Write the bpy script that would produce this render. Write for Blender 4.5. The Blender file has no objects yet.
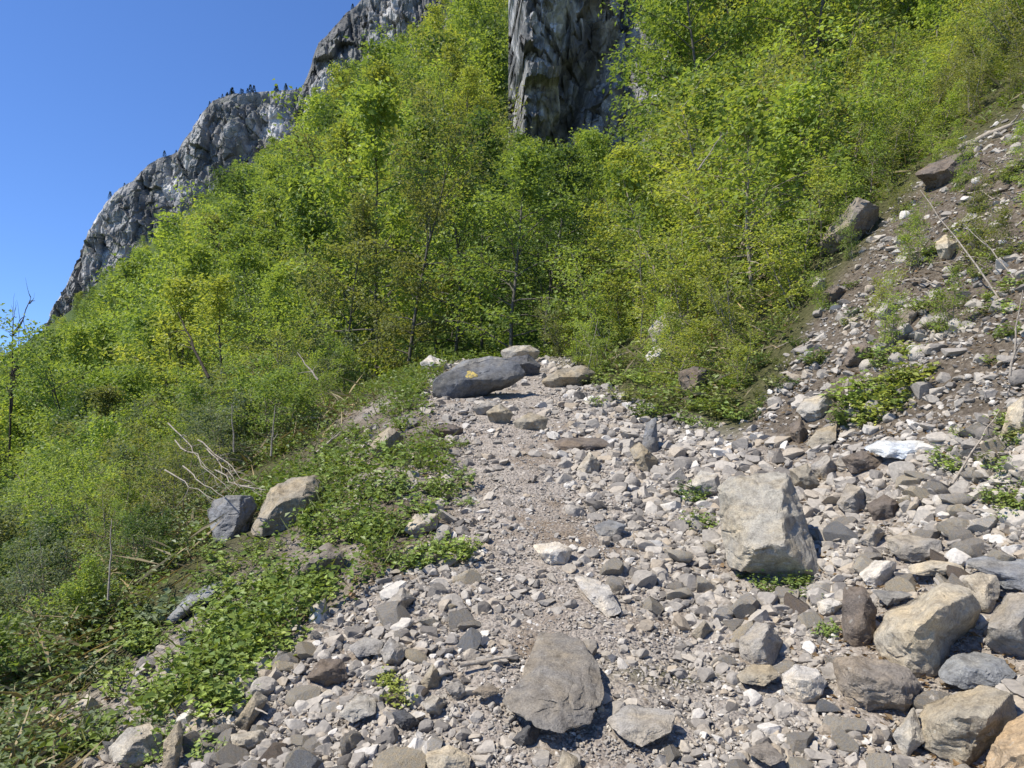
import bpy, bmesh, math, random
import numpy as np

SEED = 7
rng = np.random.default_rng(SEED)
random.seed(SEED)
sc = bpy.context.scene
COL = sc.collection
F, CX, CY, EYE = 720.0, 512.0, 384.0, 1.6      # focal length in pixels, centre of view, eye height
SUN = np.array([-0.55, -0.14, 0.82]); SUN /= np.linalg.norm(SUN)

# ------------------------------------------------------------------ noise
def _h(ix, iy, iz, seed):
    n = (ix * 374761393 + iy * 668265263 + iz * 2147483647 + seed * 974634777) & 0xFFFFFFFF
    n = ((n ^ (n >> 13)) * 1274126177) & 0xFFFFFFFF
    n = ((n ^ (n >> 16)) * 2246822519) & 0xFFFFFFFF
    return ((n ^ (n >> 15)) & 0xFFFF) / 32767.5 - 1.0

def vnoise(x, y, z=0.0, seed=0):
    x, y, z = np.broadcast_arrays(np.asarray(x, float), np.asarray(y, float), np.asarray(z, float))
    ix, iy, iz = np.floor(x).astype(np.int64), np.floor(y).astype(np.int64), np.floor(z).astype(np.int64)
    fx, fy, fz = x - ix, y - iy, z - iz
    fx, fy, fz = [f * f * f * (f * (f * 6 - 15) + 10) for f in (fx, fy, fz)]
    out = 0
    for dx in (0, 1):
        for dy in (0, 1):
            for dz in (0, 1):
                w = (fx if dx else 1 - fx) * (fy if dy else 1 - fy) * (fz if dz else 1 - fz)
                out = out + w * _h(ix + dx, iy + dy, iz + dz, seed)
    return out

def fbm(x, y, z=0.0, oct=4, seed=0, gain=0.5, lac=2.03):
    a, s, t = 1.0, 0.0, 0.0
    x, y, z = np.asarray(x, float), np.asarray(y, float), np.asarray(z, float)
    for i in range(oct):
        s = s + a * vnoise(x, y, z, seed + i * 17)
        t += a
        a *= gain; x = x * lac + 3.1; y = y * lac + 7.7; z = z * lac + 1.3
    return s / t

def ridged(x, y, z=0.0, oct=4, seed=0):
    a, s, t = 1.0, 0.0, 0.0
    x, y, z = np.asarray(x, float), np.asarray(y, float), np.asarray(z, float)
    for i in range(oct):
        s = s + a * (1 - 2 * np.abs(vnoise(x, y, z, seed + i * 17)))
        t += a
        a *= 0.5; x = x * 2.1 + 3.1; y = y * 2.1 + 7.7; z = z * 2.1 + 1.3
    return s / t

def sp(v, w=0.25):                                # softplus ramp
    v = np.asarray(v, float)
    return w * np.logaddexp(0.0, v / w)

# ------------------------------------------------------------------ terrain
def path_x(y):
    return 0.36 - 0.033 * np.minimum(y, 14)

def near_h(x, y):
    base = 0.175 * (y - sp(y - 11.8, 0.6)) - 0.05 * sp(y - 12.5, 0.5)
    xr = x - path_x(y)
    r = 0.25 * sp(xr - 0.9) + 0.45 * sp(xr - 1.9)
    l = 0.36 * sp(-xr - 1.15) + 0.2 * sp(-xr - 3.0, .5)
    z = base + r - l
    z = z + 0.05 * fbm(x * .9, y * .9, 0, 3, 5) + 0.16 * fbm(x * .35, y * .35, 0, 2, 9) * np.clip((np.abs(xr) - .8) / 2, 0, 1)
    z = z + 0.028 * fbm(x * 3.1, y * 3.1, 0, 3, 11)
    z = z + .10 * (ridged(x * .9 + y * .4, y * 1.3, 0, 3, 15) - .2) * np.clip((xr - 1.8) / .8, 0, 1) * np.clip((14 - y) / 4, 0, 1)
    return z

def mtn_h(x, y):
    m = 0.62 * y + 0.76 * x - 12.0
    m = m - 6.5 * np.exp(-((x - 7.5) / 5.5) ** 2) * np.clip((y - 20) / 16, 0, 1)
    m = m + .12 * sp(y - 60, 4) - 1.1 * sp(y - 135, 6) + 3.0 * fbm(x * .05, y * .05, 0, 3, 21) * np.clip(y / 40, 0, 1)
    return m

def height(x, y):
    x, y = np.asarray(x, float), np.asarray(y, float)
    a, b = near_h(x, y), mtn_h(x, y)
    k = 0.9
    z = k * np.logaddexp(a / k, b / k)
    far = np.clip((np.hypot(x, y) - 20) / 40, 0, 1)
    z = z + far * 0.6 * fbm(x * .12, y * .12, 0, 3, 31)
    return -45 + sp(z + 45, 5.0)

def ground_hit(px, py, y0=1.6, y1=140.0):
    """where the line of sight through a spot in the photograph meets the hillside"""
    ys = np.geomspace(y0, y1, 1500)
    xs = (px - CX) / F * ys
    zs = EYE + (CY - py) / F * ys
    below = height(xs, ys) > zs
    i = int(np.argmax(below)) if below.any() else len(ys) - 1
    return float(xs[i]), float(ys[i]), float(height(xs[i], ys[i]))

def interp(v, pts):
    a = np.array(pts, float)
    return np.interp(v, a[:, 0], a[:, 1])

# left edge of the rubble, and right edge of it, along the path
LEFT = [(1.0, -2.3), (2.4, -1.75), (2.8, -1.25), (3.3, -.85), (3.9, -.42), (4.6, -.38), (6, -.5), (8, -.95), (10, -1.0), (12, -.8)]
def rubble_mask(x, y):
    l = np.clip((x - interp(y, LEFT)) / .35 + .5, 0, 1)
    rr = interp(y, [(1, 5.0), (3.2, 4.4), (3.9, 2.55), (4.6, 2.1), (5.6, 1.7), (7, 1.25), (9, .95), (12, .7)])
    r = np.clip((rr - x) / .5 + .5, 0, 1)
    end = np.clip((12.4 - y) / .8, 0, 1)
    return l * r * end

def scree_mask(x, y):
    # bare broken bank on the right, up to the line where the saplings begin
    t = (height(x, y) - EYE) / np.maximum(y, .5)
    px = CX + F * x / np.maximum(y, .5); py = CY - F * t
    top = np.interp(px, [690, 740, 790, 830, 880, 940, 1024, 1200], [470, 420, 350, 275, 215, 150, 105, 40])
    return np.clip((py - top) / 25, 0, 1) * np.clip((x - 1.0) / .4, 0, 1) * np.clip((11 - y) / 1.0, 0, 1)

# ------------------------------------------------------------------ mesh helpers
def mesh_np(name, V, tris=None, quads=None, smooth=False, face_tint=None, point_attr=None):
    me = bpy.data.meshes.new(name)
    V = np.asarray(V, np.float32)
    nt = 0 if tris is None else len(tris)
    nq = 0 if quads is None else len(quads)
    idx = np.concatenate([np.asarray(a, np.int32).ravel() for a in (tris, quads) if a is not None and len(a)])
    starts = np.concatenate([np.arange(nt) * 3, nt * 3 + np.arange(nq) * 4]).astype(np.int32)
    tot = np.concatenate([np.full(nt, 3), np.full(nq, 4)]).astype(np.int32)
    me.vertices.add(len(V)); me.vertices.foreach_set('co', V.ravel())
    me.loops.add(len(idx)); me.loops.foreach_set('vertex_index', idx)
    me.polygons.add(nt + nq); me.polygons.foreach_set('loop_start', starts)
    try: me.polygons.foreach_set('loop_total', tot)
    except Exception: pass
    me.polygons.foreach_set('use_smooth', np.full(nt + nq, bool(smooth)))
    if face_tint is not None:
        a = me.attributes.new('tint', 'FLOAT', 'FACE'); a.data.foreach_set('value', np.asarray(face_tint, np.float32))
    for k, v in (point_attr or {}).items():
        a = me.attributes.new(k, 'FLOAT', 'POINT'); a.data.foreach_set('value', np.asarray(v, np.float32))
    me.update(); me.validate()
    if smooth == 'sharp': me.set_sharp_from_angle(angle=math.radians(22))
    return me

def link(name, me, mat=None, parent=None, color=None, loc=None):
    o = bpy.data.objects.new(name, me); COL.objects.link(o)
    if mat and not me.materials: me.materials.append(mat)
    if parent: o.parent = parent
    if color: o.color = (*color, 1)
    if loc is not None: o.location = loc
    return o

def tag(o, label=None, cat=None, group=None, kind=None):
    if label: o['label'] = label
    if cat: o['category'] = cat
    if group: o['group'] = group
    if kind: o['kind'] = kind
    return o

def empty(name, loc=(0, 0, 0)):
    o = bpy.data.objects.new(name, None); COL.objects.link(o); o.location = loc; o.empty_display_size = .1
    return o

def copy_thing(proto, loc, rotz=0, scale=1.0, tilt=(0, 0), color=None, parts=True):
    r = proto.copy(); COL.objects.link(r)
    r.location = loc; r.rotation_euler = (tilt[0], tilt[1], rotz)
    r.scale = (scale,) * 3 if np.isscalar(scale) else scale
    for ch in list(proto.children) if parts else []:
        c = ch.copy(); COL.objects.link(c); c.parent = r
        if color and ch.name.split('.')[0] in ('crown', 'foliage', 'leaves'): c.color = (*color, 1)
    return r

def ico(sub):
    bm = bmesh.new(); bmesh.ops.create_icosphere(bm, subdivisions=sub, radius=1.0)
    V = np.array([v.co[:] for v in bm.verts]); T = np.array([[v.index for v in f.verts] for f in bm.faces])
    bm.free(); return V, T
ICO = {i: ico(i) for i in (1, 2, 3, 4, 5, 6)}

def unit(a): return a / np.maximum(np.linalg.norm(a, axis=-1, keepdims=True), 1e-9)

def tubes(lines, sides=5):
    """lines: list of (points n x 3, radii n) -> vertices, quads of tapered branches"""
    VV, QQ, base = [], [], 0
    ang = np.arange(sides) / sides * 2 * np.pi
    for P, R in lines:
        P = np.asarray(P, float); R = np.asarray(R, float); n = len(P)
        T = unit(np.gradient(P, axis=0))
        ref = np.where(np.abs(T[:, 2:3]) > .9, np.array([[1., 0, 0]]), np.array([[0, 0, 1.]]))
        A = unit(np.cross(T, ref)); B = np.cross(T, A)
        ring = P[:, None] + R[:, None, None] * (np.cos(ang)[None, :, None] * A[:, None] + np.sin(ang)[None, :, None] * B[:, None])
        VV.append(ring.reshape(-1, 3))
        i = np.arange(n - 1)[:, None] * sides; j = np.arange(sides)[None]; j2 = (j + 1) % sides
        q = np.stack([i + j, i + j2, i + sides + j2, i + sides + j], -1).reshape(-1, 4) + base
        QQ.append(q); base += n * sides
    return np.concatenate(VV), np.concatenate(QQ)

def leaf_geo(P, D, N, L, W, fold=.18):
    """pointed leaves: base P, direction D, normal N, length L, width W -> V, tris"""
    D = unit(D); S = unit(np.cross(D, N)); N = np.cross(S, D)
    L = L[:, None]; W = W[:, None]
    tip = P + D * L - N * L * .12
    mid = P + D * L * .45
    a = mid + S * W * .5 + N * W * fold; b = mid - S * W * .5 + N * W * fold
    V = np.stack([P, a, tip, b], 1).reshape(-1, 3)
    k = np.arange(len(P))[:, None] * 4
    T = np.concatenate([k + [[0, 1, 2]], k + [[0, 2, 3]]], 1).reshape(-1, 3)
    return V, T

# ------------------------------------------------------------------ materials
def new_mat(name):
    m = bpy.data.materials.new(name); m.use_nodes = True
    nt = m.node_tree; nt.nodes.clear()
    return m, nt
def nd(nt, t, **kw):
    n = nt.nodes.new(t)
    for k, v in kw.items():
        if k in n.inputs.keys() if isinstance(k, str) else False: n.inputs[k].default_value = v
        else: setattr(n, k, v)
    return n
def noise(nt, scale, detail=4, rough=.55, coord=None, dist=0.0):
    n = nt.nodes.new('ShaderNodeTexNoise'); n.inputs['Scale'].default_value = scale
    n.inputs['Detail'].default_value = detail; n.inputs['Roughness'].default_value = rough; n.inputs['Distortion'].default_value = dist
    if coord: nt.links.new(coord, n.inputs['Vector'])
    return n.outputs['Fac']
def ramp(nt, fac, stops):
    r = nt.nodes.new('ShaderNodeValToRGB'); e = r.color_ramp.elements
    while len(e) < len(stops): e.new(.5)
    for i, (p, c) in enumerate(stops):
        e[i].position = p; e[i].color = (*c, 1) if len(c) == 3 else c
    nt.links.new(fac, r.inputs['Fac']); return r.outputs['Color']
def mix(nt, a, b, fac=.5, mode='MIX'):
    m = nt.nodes.new('ShaderNodeMix'); m.data_type = 'RGBA'; m.blend_type = mode
    for s, v in ((m.inputs[6], a), (m.inputs[7], b), (m.inputs[0], fac)):
        if hasattr(v, 'is_linked'): nt.links.new(v, s)
        elif isinstance(v, (tuple, list)): s.default_value = (*v, 1) if len(v) == 3 else v
        else: s.default_value = v
    return m.outputs[2]
def math_(nt, op, a, b=0.0, c=0.0):
    m = nt.nodes.new('ShaderNodeMath'); m.operation = op
    for i, v in enumerate((a, b, c)):
        if hasattr(v, 'is_linked'): nt.links.new(v, m.inputs[i])
        else: m.inputs[i].default_value = v
    return m.outputs[0]
def attr(nt, name, out='Fac'):
    a = nt.nodes.new('ShaderNodeAttribute'); a.attribute_name = name; return a.outputs[out]
def coords(nt, which='Object'): return nt.nodes.new('ShaderNodeTexCoord').outputs[which]
def bump(nt, h, strength=.5, dist=.02):
    b = nt.nodes.new('ShaderNodeBump'); b.inputs['Strength'].default_value = strength; b.inputs['Distance'].default_value = dist
    nt.links.new(h, b.inputs['Height']); return b.outputs['Normal']
def finish(nt, col, rough=.85, normal=None, spec=.3):
    p = nt.nodes.new('ShaderNodeBsdfPrincipled'); o = nt.nodes.new('ShaderNodeOutputMaterial')
    nt.links.new(col, p.inputs['Base Color'])
    if hasattr(rough, 'is_linked'): nt.links.new(rough, p.inputs['Roughness'])
    else: p.inputs['Roughness'].default_value = rough
    p.inputs['Specular IOR Level'].default_value = spec
    if normal: nt.links.new(normal, p.inputs['Normal'])
    nt.links.new(p.outputs[0], o.inputs[0]); return p, o

def mat_rock():
    m, nt = new_mat('weathered rock')
    oi = nt.nodes.new('ShaderNodeObjectInfo'); base = oi.outputs['Color']; rnd = oi.outputs['Random']
    co = nt.nodes.new('ShaderNodeVectorMath'); co.operation = 'MULTIPLY_ADD'
    nt.links.new(coords(nt), co.inputs[0]); co.inputs[1].default_value = (1, 1, 1)
    cmb = nt.nodes.new('ShaderNodeCombineXYZ'); nt.links.new(math_(nt, 'MULTIPLY', rnd, 40.0), cmb.inputs[0]); nt.links.new(math_(nt, 'MULTIPLY', rnd, 17.0), cmb.inputs[2])
    nt.links.new(cmb.outputs[0], co.inputs[2]); c = co.outputs[0]
    big = noise(nt, 5, 5, .6, c, .4); med = noise(nt, 22, 6, .65, c, .2); fine = noise(nt, 130, 4, .7, c)
    col = mix(nt, base, mix(nt, base, (1.14, 1.05, .90), 1.0, 'MULTIPLY'), ramp(nt, big, [(.42, (0, 0, 0)), (.62, (1, 1, 1))]))
    col = mix(nt, col, ramp(nt, med, [(.25, (.5, .49, .48)), (.5, (1, 1, 1)), (.75, (1.32, 1.29, 1.22))]), 1.0, 'MULTIPLY')
    col = mix(nt, col, ramp(nt, fine, [(.3, (.6, .6, .6)), (.6, (1.15, 1.15, 1.15))]), .8, 'MULTIPLY')
    w = nt.nodes.new('ShaderNodeTexWave'); w.wave_type = 'BANDS'; w.bands_direction = 'DIAGONAL'
    w.inputs['Scale'].default_value = 2.2; w.inputs['Distortion'].default_value = 4; w.inputs['Detail'].default_value = 4; w.inputs['Detail Scale'].default_value = 1.6
    nt.links.new(c, w.inputs['Vector'])
    col = mix(nt, col, ramp(nt, w.outputs['Fac'], [(0, (.78, .77, .77)), (.12, (1, 1, 1)), (.93, (1, 1, 1)), (1, (1.25, 1.24, 1.2))]), .4, 'MULTIPLY')
    lich = ramp(nt, noise(nt, 38, 3, .5, c), [(.66, (0, 0, 0)), (.72, (1, 1, 1))])
    col = mix(nt, col, (.42, .41, .36), mix(nt, (0, 0, 0), lich, .35))
    h = math_(nt, 'ADD', math_(nt, 'MULTIPLY', med, .8), math_(nt, 'MULTIPLY', fine, .35))
    h = math_(nt, 'ADD', h, math_(nt, 'MULTIPLY', w.outputs['Fac'], .06))
    finish(nt, col, .86, bump(nt, h, .9, .016), .22); return m

def mat_gravel():
    m, nt = new_mat('loose stone')
    t = attr(nt, 'tint'); c = coords(nt)
    col = ramp(nt, t, [(0, (.13, .118, .105)), (.15, (.245, .225, .20)), (.45, (.345, .315, .272)), (.66, (.40, .365, .315)), (.8, (.34, .285, .215)), (.92, (.47, .44, .39)), (1, (.58, .55, .50))])
    n = noise(nt, 60, 4, .65, c)
    col = mix(nt, col, ramp(nt, n, [(.3, (.7, .7, .7)), (.65, (1.15, 1.14, 1.1))]), .8, 'MULTIPLY')
    finish(nt, col, .9, bump(nt, noise(nt, 110, 3, .6, c), .5, .006), .2); return m

def mat_ground():
    m, nt = new_mat('stony earth')
    c = coords(nt)
    rub, scree, forest = attr(nt, 'rubble'), attr(nt, 'scree'), attr(nt, 'forest')
    n1, n2, n3 = noise(nt, 2.2, 5, .6, c), noise(nt, 26, 5, .7, c), noise(nt, 150, 4, .7, c)
    v = nt.nodes.new('ShaderNodeTexVoronoi'); v.inputs['Scale'].default_value = 55; nt.links.new(c, v.inputs['Vector'])
    grit = mix(nt, ramp(nt, n2, [(.3, (.215, .185, .155)), (.5, (.345, .305, .26)), (.7, (.43, .39, .335))]), v.outputs['Distance'], .25, 'OVERLAY')
    grit = mix(nt, grit, (.20, .15, .10), ramp(nt, n1, [(.5, (0, 0, 0)), (.68, (.75, .75, .75))]))
    soil = ramp(nt, n2, [(.3, (.05, .041, .030)), (.5, (.125, .102, .076)), (.72, (.23, .198, .155))])
    litter = ramp(nt, n2, [(.3, (.03, .035, .014)), (.55, (.085, .085, .035)), (.75, (.17, .15, .085))])
    moss = ramp(nt, n1, [(.35, (.035, .055, .012)), (.6, (.075, .11, .022)), (.75, (.10, .10, .05))])
    col = mix(nt, litter, moss, forest)
    col = mix(nt, col, soil, scree)
    col = mix(nt, col, grit, rub)
    col = mix(nt, col, ramp(nt, n3, [(.3, (.68, .68, .68)), (.65, (1.15, 1.15, 1.15))]), .8, 'MULTIPLY')
    h = math_(nt, 'ADD', math_(nt, 'MULTIPLY', n2, 1.0), math_(nt, 'MULTIPLY', n3, .35))
    h = math_(nt, 'SUBTRACT', h, math_(nt, 'MULTIPLY', v.outputs['Distance'], .7))
    finish(nt, col, .95, bump(nt, h, .9, .02), .15); return m

def mat_leaf(name, base=None, trans=.38, rough=.5, gloss=.3):
    m, nt = new_mat(name)
    t = attr(nt, 'tint')
    if base is None:
        oi = nt.nodes.new('ShaderNodeObjectInfo'); b = oi.outputs['Color']
    else:
        r = nt.nodes.new('ShaderNodeRGB'); r.outputs[0].default_value = (*base, 1); b = r.outputs[0]
    col = mix(nt, b, ramp(nt, t, [(0, (.68, .74, .75)), (.35, (.9, .93, .9)), (.65, (1.06, 1.04, .97)), (.9, (1.28, 1.18, .95)), (1, (1.6, 1.4, 1.3))]), 1.0, 'MULTIPLY')
    p = nt.nodes.new('ShaderNodeBsdfPrincipled'); nt.links.new(col, p.inputs['Base Color'])
    p.inputs['Roughness'].default_value = rough; p.inputs['Specular IOR Level'].default_value = gloss
    tr = nt.nodes.new('ShaderNodeBsdfTranslucent')
    nt.links.new(mix(nt, col, (1.25, 1.2, .55), 1.0, 'MULTIPLY'), tr.inputs['Color'])
    ms = nt.nodes.new('ShaderNodeMixShader'); ms.inputs[0].default_value = trans
    nt.links.new(p.outputs[0], ms.inputs[1]); nt.links.new(tr.outputs[0], ms.inputs[2])
    o = nt.nodes.new('ShaderNodeOutputMaterial'); nt.links.new(ms.outputs[0], o.inputs[0]); return m

def mat_bark(name, dark, light, scale=30):
    m, nt = new_mat(name); c = coords(nt)
    n = noise(nt, scale, 5, .7, c, .3)
    col = ramp(nt, n, [(.3, dark), (.7, light)])
    finish(nt, col, .9, bump(nt, n, .6, .01), .2); return m

def mat_cliff(name, green=.25, scale=.35, dark=1.0):
    m, nt = new_mat(name); c = coords(nt)
    mp = nt.nodes.new('ShaderNodeMapping'); mp.inputs['Scale'].default_value = (1, 1, .6); nt.links.new(c, mp.inputs['Vector'])
    mp2 = nt.nodes.new('ShaderNodeMapping'); mp2.inputs['Scale'].default_value = (.7, .7, 1.5); mp2.inputs['Rotation'].default_value = (0, .5, 0); nt.links.new(c, mp2.inputs['Vector'])
    a, b = noise(nt, scale, 7, .65, mp.outputs[0], .6), noise(nt, scale * 3.2, 7, .7, mp2.outputs[0], .5)
    col = ramp(nt, a, [(.30, (.07, .07, .07)), (.45, (.18, .178, .17)), (.54, (.33, .325, .31)), (.62, (.56, .55, .53))])
    col = mix(nt, col, ramp(nt, b, [(.3, (.5, .5, .52)), (.5, (1, 1, 1)), (.72, (1.3, 1.28, 1.25))]), .9, 'MULTIPLY')
    col = mix(nt, col, (.33, .28, .21), ramp(nt, noise(nt, scale * .8, 4, .6, c), [(.58, (0, 0, 0)), (.72, (.45, .45, .45))]))
    geo = nt.nodes.new('ShaderNodeNewGeometry'); sx = nt.nodes.new('ShaderNodeSeparateXYZ'); nt.links.new(geo.outputs['Normal'], sx.inputs[0])
    g = math_(nt, 'MULTIPLY', ramp(nt, sx.outputs[2], [(.55, (0, 0, 0)), (.85, (1, 1, 1))]), ramp(nt, noise(nt, scale * 2.2, 4, .6, c), [(.42, (0, 0, 0)), (.56, (1, 1, 1))]))
    col = mix(nt, col, (.055, .085, .022), math_(nt, 'MULTIPLY', g, green))
    h = math_(nt, 'ADD', a, math_(nt, 'MULTIPLY', b, .6))
    finish(nt, col, .92, bump(nt, h, .9, .35 / scale * .35), .15); return m

M = dict(
    rock=mat_rock(), gravel=mat_gravel(), ground=mat_ground(),
    leaf=mat_leaf('spring leaf', None, .5), herb=mat_leaf('herb leaf', None, .32, .45),
    bark=mat_bark('grey bark', (.05, .045, .036), (.17, .155, .125)), pale=mat_bark('pale twig bark', (.17, .14, .10), (.40, .35, .27), 60),
    dead=mat_bark('dead bleached wood', (.17, .14, .105), (.45, .40, .33), 40), darkwood=mat_bark('dark rotting wood', (.03, .025, .02), (.10, .08, .06), 40),
    cliff=mat_cliff('far limestone', .9, .035), crag=mat_cliff('near limestone', .6, .42),
    conifer=mat_leaf('needles', None, .12, .6),
)

# ------------------------------------------------------------------ sky, sun, camera
w = bpy.data.worlds.new('World'); sc.world = w; w.use_nodes = True
nt = w.node_tree; bg = nt.nodes['Background']
sky = nt.nodes.new('ShaderNodeTexSky'); sky.sky_type = 'NISHITA'; sky.sun_disc = False
elev = math.asin(SUN[2]); sky.sun_elevation = elev; sky.sun_rotation = math.atan2(SUN[0], SUN[1])
sky.altitude = 2200; sky.air_density = 1.0; sky.dust_density = .0; sky.ozone_density = 5.0
hs = nt.nodes.new('ShaderNodeHueSaturation'); hs.inputs['Saturation'].default_value = 1.12; hs.inputs['Value'].default_value = 1.08; hs.inputs['Hue'].default_value = .507
va = nt.nodes.new('ShaderNodeVectorMath'); va.operation = 'ADD'; va.inputs[1].default_value = (0, 0, .12)
nt.links.new(nt.nodes.new('ShaderNodeTexCoord').outputs['Generated'], va.inputs[0]); nt.links.new(va.outputs[0], sky.inputs['Vector'])
nt.links.new(sky.outputs[0], hs.inputs['Color']); nt.links.new(hs.outputs[0], bg.inputs['Color']); bg.inputs['Strength'].default_value = .135
sd = bpy.data.lights.new('sun', 'SUN'); sd.energy = 4.5; sd.angle = math.radians(.53); sd.color = (1, .938, .84)
so = bpy.data.objects.new('sun', sd); COL.objects.link(so); so.location = (-20, 5, 40)
from mathutils import Vector
so.rotation_euler = Vector(SUN).to_track_quat('Z', 'Y').to_euler()
cd = bpy.data.cameras.new('camera'); cam = bpy.data.objects.new('camera', cd); COL.objects.link(cam)
cam.location = (0, 0, EYE); cam.rotation_euler = (math.pi / 2, 0, 0)
cd.sensor_width = 36; cd.lens = 36 * F / 1024; cd.clip_start = .05; cd.clip_end = 5000
sc.camera = cam
sc.view_settings.view_transform = 'Standard'; sc.view_settings.look = 'None'; sc.view_settings.gamma = 1; sc.view_settings.exposure = .62
sc.view_settings.use_curve_mapping = False
sc.cycles.max_bounces = 6; sc.cycles.transparent_max_bounces = 4; sc.cycles.transmission_bounces = 4; sc.cycles.diffuse_bounces = 3

# ------------------------------------------------------------------ ground sheet
def lines_(lo, hi, step, out_lo, out_hi, grow=1.07):
    a = list(np.arange(lo, hi, step)); s, v = step, a[-1]
    while v < out_hi: s *= grow; v += s; a.append(v)
    s, v = step, a[0]; b = []
    while v > out_lo: s *= grow; v -= s; b.append(v)
    return np.array(b[::-1] + a)
gx = lines_(-4.5, 5.5, .04, -900, 900); gy = lines_(1.2, 9.5, .04, -60, 1500, 1.05)
X, Y = np.meshgrid(gx, gy); Z = height(X, Y)
rub_v, scr_v = rubble_mask(X, Y), scree_mask(X, Y)
verge_v = np.clip((X - interp(Y, LEFT) + 1.6) / .8, 0, 1) * (X < path_x(Y)) * np.clip((11 - Y) / 2, 0, 1)
rub_v = np.maximum(rub_v, verge_v * np.clip(.45 + 1.2 * fbm(X * 2, Y * 2, 0, 3, 90), 0, .8))
scr_v = np.maximum(scr_v, verge_v)
_bx, _by, _ = ground_hit(678, 682)
_damp = np.exp(-((X - _bx + .3 * (Y - _by)) / .26) ** 2 - ((Y - _by) / .10) ** 2) * np.clip(.6 + fbm(X * 6, Y * 6, 0, 3, 93), 0, 1)
rub_v = rub_v * (1 - .85 * np.clip(_damp * 1.4, 0, 1))
Z = Z + .012 * fbm(X * 9, Y * 9, 0, 3, 41) * np.clip(rub_v + scr_v, 0, 1)
nx = len(gx); i = np.arange(len(gy) - 1)[:, None] * nx; j = np.arange(nx - 1)[None]
Q = np.stack([i + j, i + j + 1, i + nx + j + 1, i + nx + j], -1).reshape(-1, 4)
forest_v = np.clip((Y - 11) / 4, 0, 1)
g = link('ground', mesh_np('ground', np.stack([X, Y, Z], -1).reshape(-1, 3), None, Q, True, None,
         dict(rubble=rub_v.ravel(), scree=scr_v.ravel(), forest=forest_v.ravel())), M['ground'])
tag(g, kind='structure')

# ------------------------------------------------------------------ rocks
def shape_planes(P, r, n, dmin, dmax, front=False, extra=()):
    for k in range(n):
        nrm = unit(r.normal(size=3))
        if front: nrm[1] = -abs(nrm[1]) * .8
        nrm = unit(nrm)
        d = r.uniform(dmin, dmax)
        over = np.maximum(P @ nrm - d, 0); P = P - over[:, None] * nrm * 1.0
    for nrm, d in extra:
        nrm = unit(np.array(nrm, float)); over = np.maximum(P @ nrm - d, 0); P = P - over[:, None] * nrm * .97
    return P

def poly_radius(pts, th):
    pts = np.array(pts, float); n = len(pts); out = np.full(len(th), 1e-3)
    dx, dz = np.cos(th), np.sin(th)
    for k in range(n):
        a, b = pts[k], pts[(k + 1) % n]; e = b - a
        den = dx * e[1] - dz * e[0]
        den = np.where(np.abs(den) < 1e-12, 1e-12, den)
        t = (a[0] * e[1] - a[1] * e[0]) / den
        u = (a[0] * dz - a[1] * dx) / den
        ok = (u >= -1e-6) & (u <= 1 + 1e-6) & (t > 0)
        out = np.where(ok & (t > out), t, out)
    return out

STYLE = {  # main facets of the block, in its own normalised space (x right, y away, z up)
    'block': [((0, -.62, .78), .62), ((.1, -.85, -.52), .60)],
    'slab':  [((0, -.62, .78), .42), ((0, -.75, -.66), .52)],
    'wedge': [((-.55, -.5, .67), .55), ((.8, -.55, -.2), .48), ((0, -.8, -.6), .66)],
    'upright': [((-.25, -.93, .25), .55), ((.6, -.7, .1), .62)],
    'round': [],
    'tablet': [((.05, -.93, .36), .42), ((.25, -.62, -.74), .70), ((.8, -.55, -.1), .74)],
    'face': [((-.2, -.92, .34), .50), ((0, -.62, .78), .70), ((.05, -.55, -.83), .80)],
}
COLR = dict(beige=(.315, .293, .245), greybrown=(.215, .20, .178), pale=(.36, .335, .285), grey=(.285, .268, .24), blue=(.225, .235, .24), white=(.47, .445, .40), tan=(.39, .35, .275), brown=(.21, .185, .155),
            dark=(.085, .088, .095), dkbrown=(.145, .122, .102), orange=(.36, .275, .18), slate=(.20, .205, .21), khaki=(.275, .245, .19), icy=(.50, .53, .55))

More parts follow.
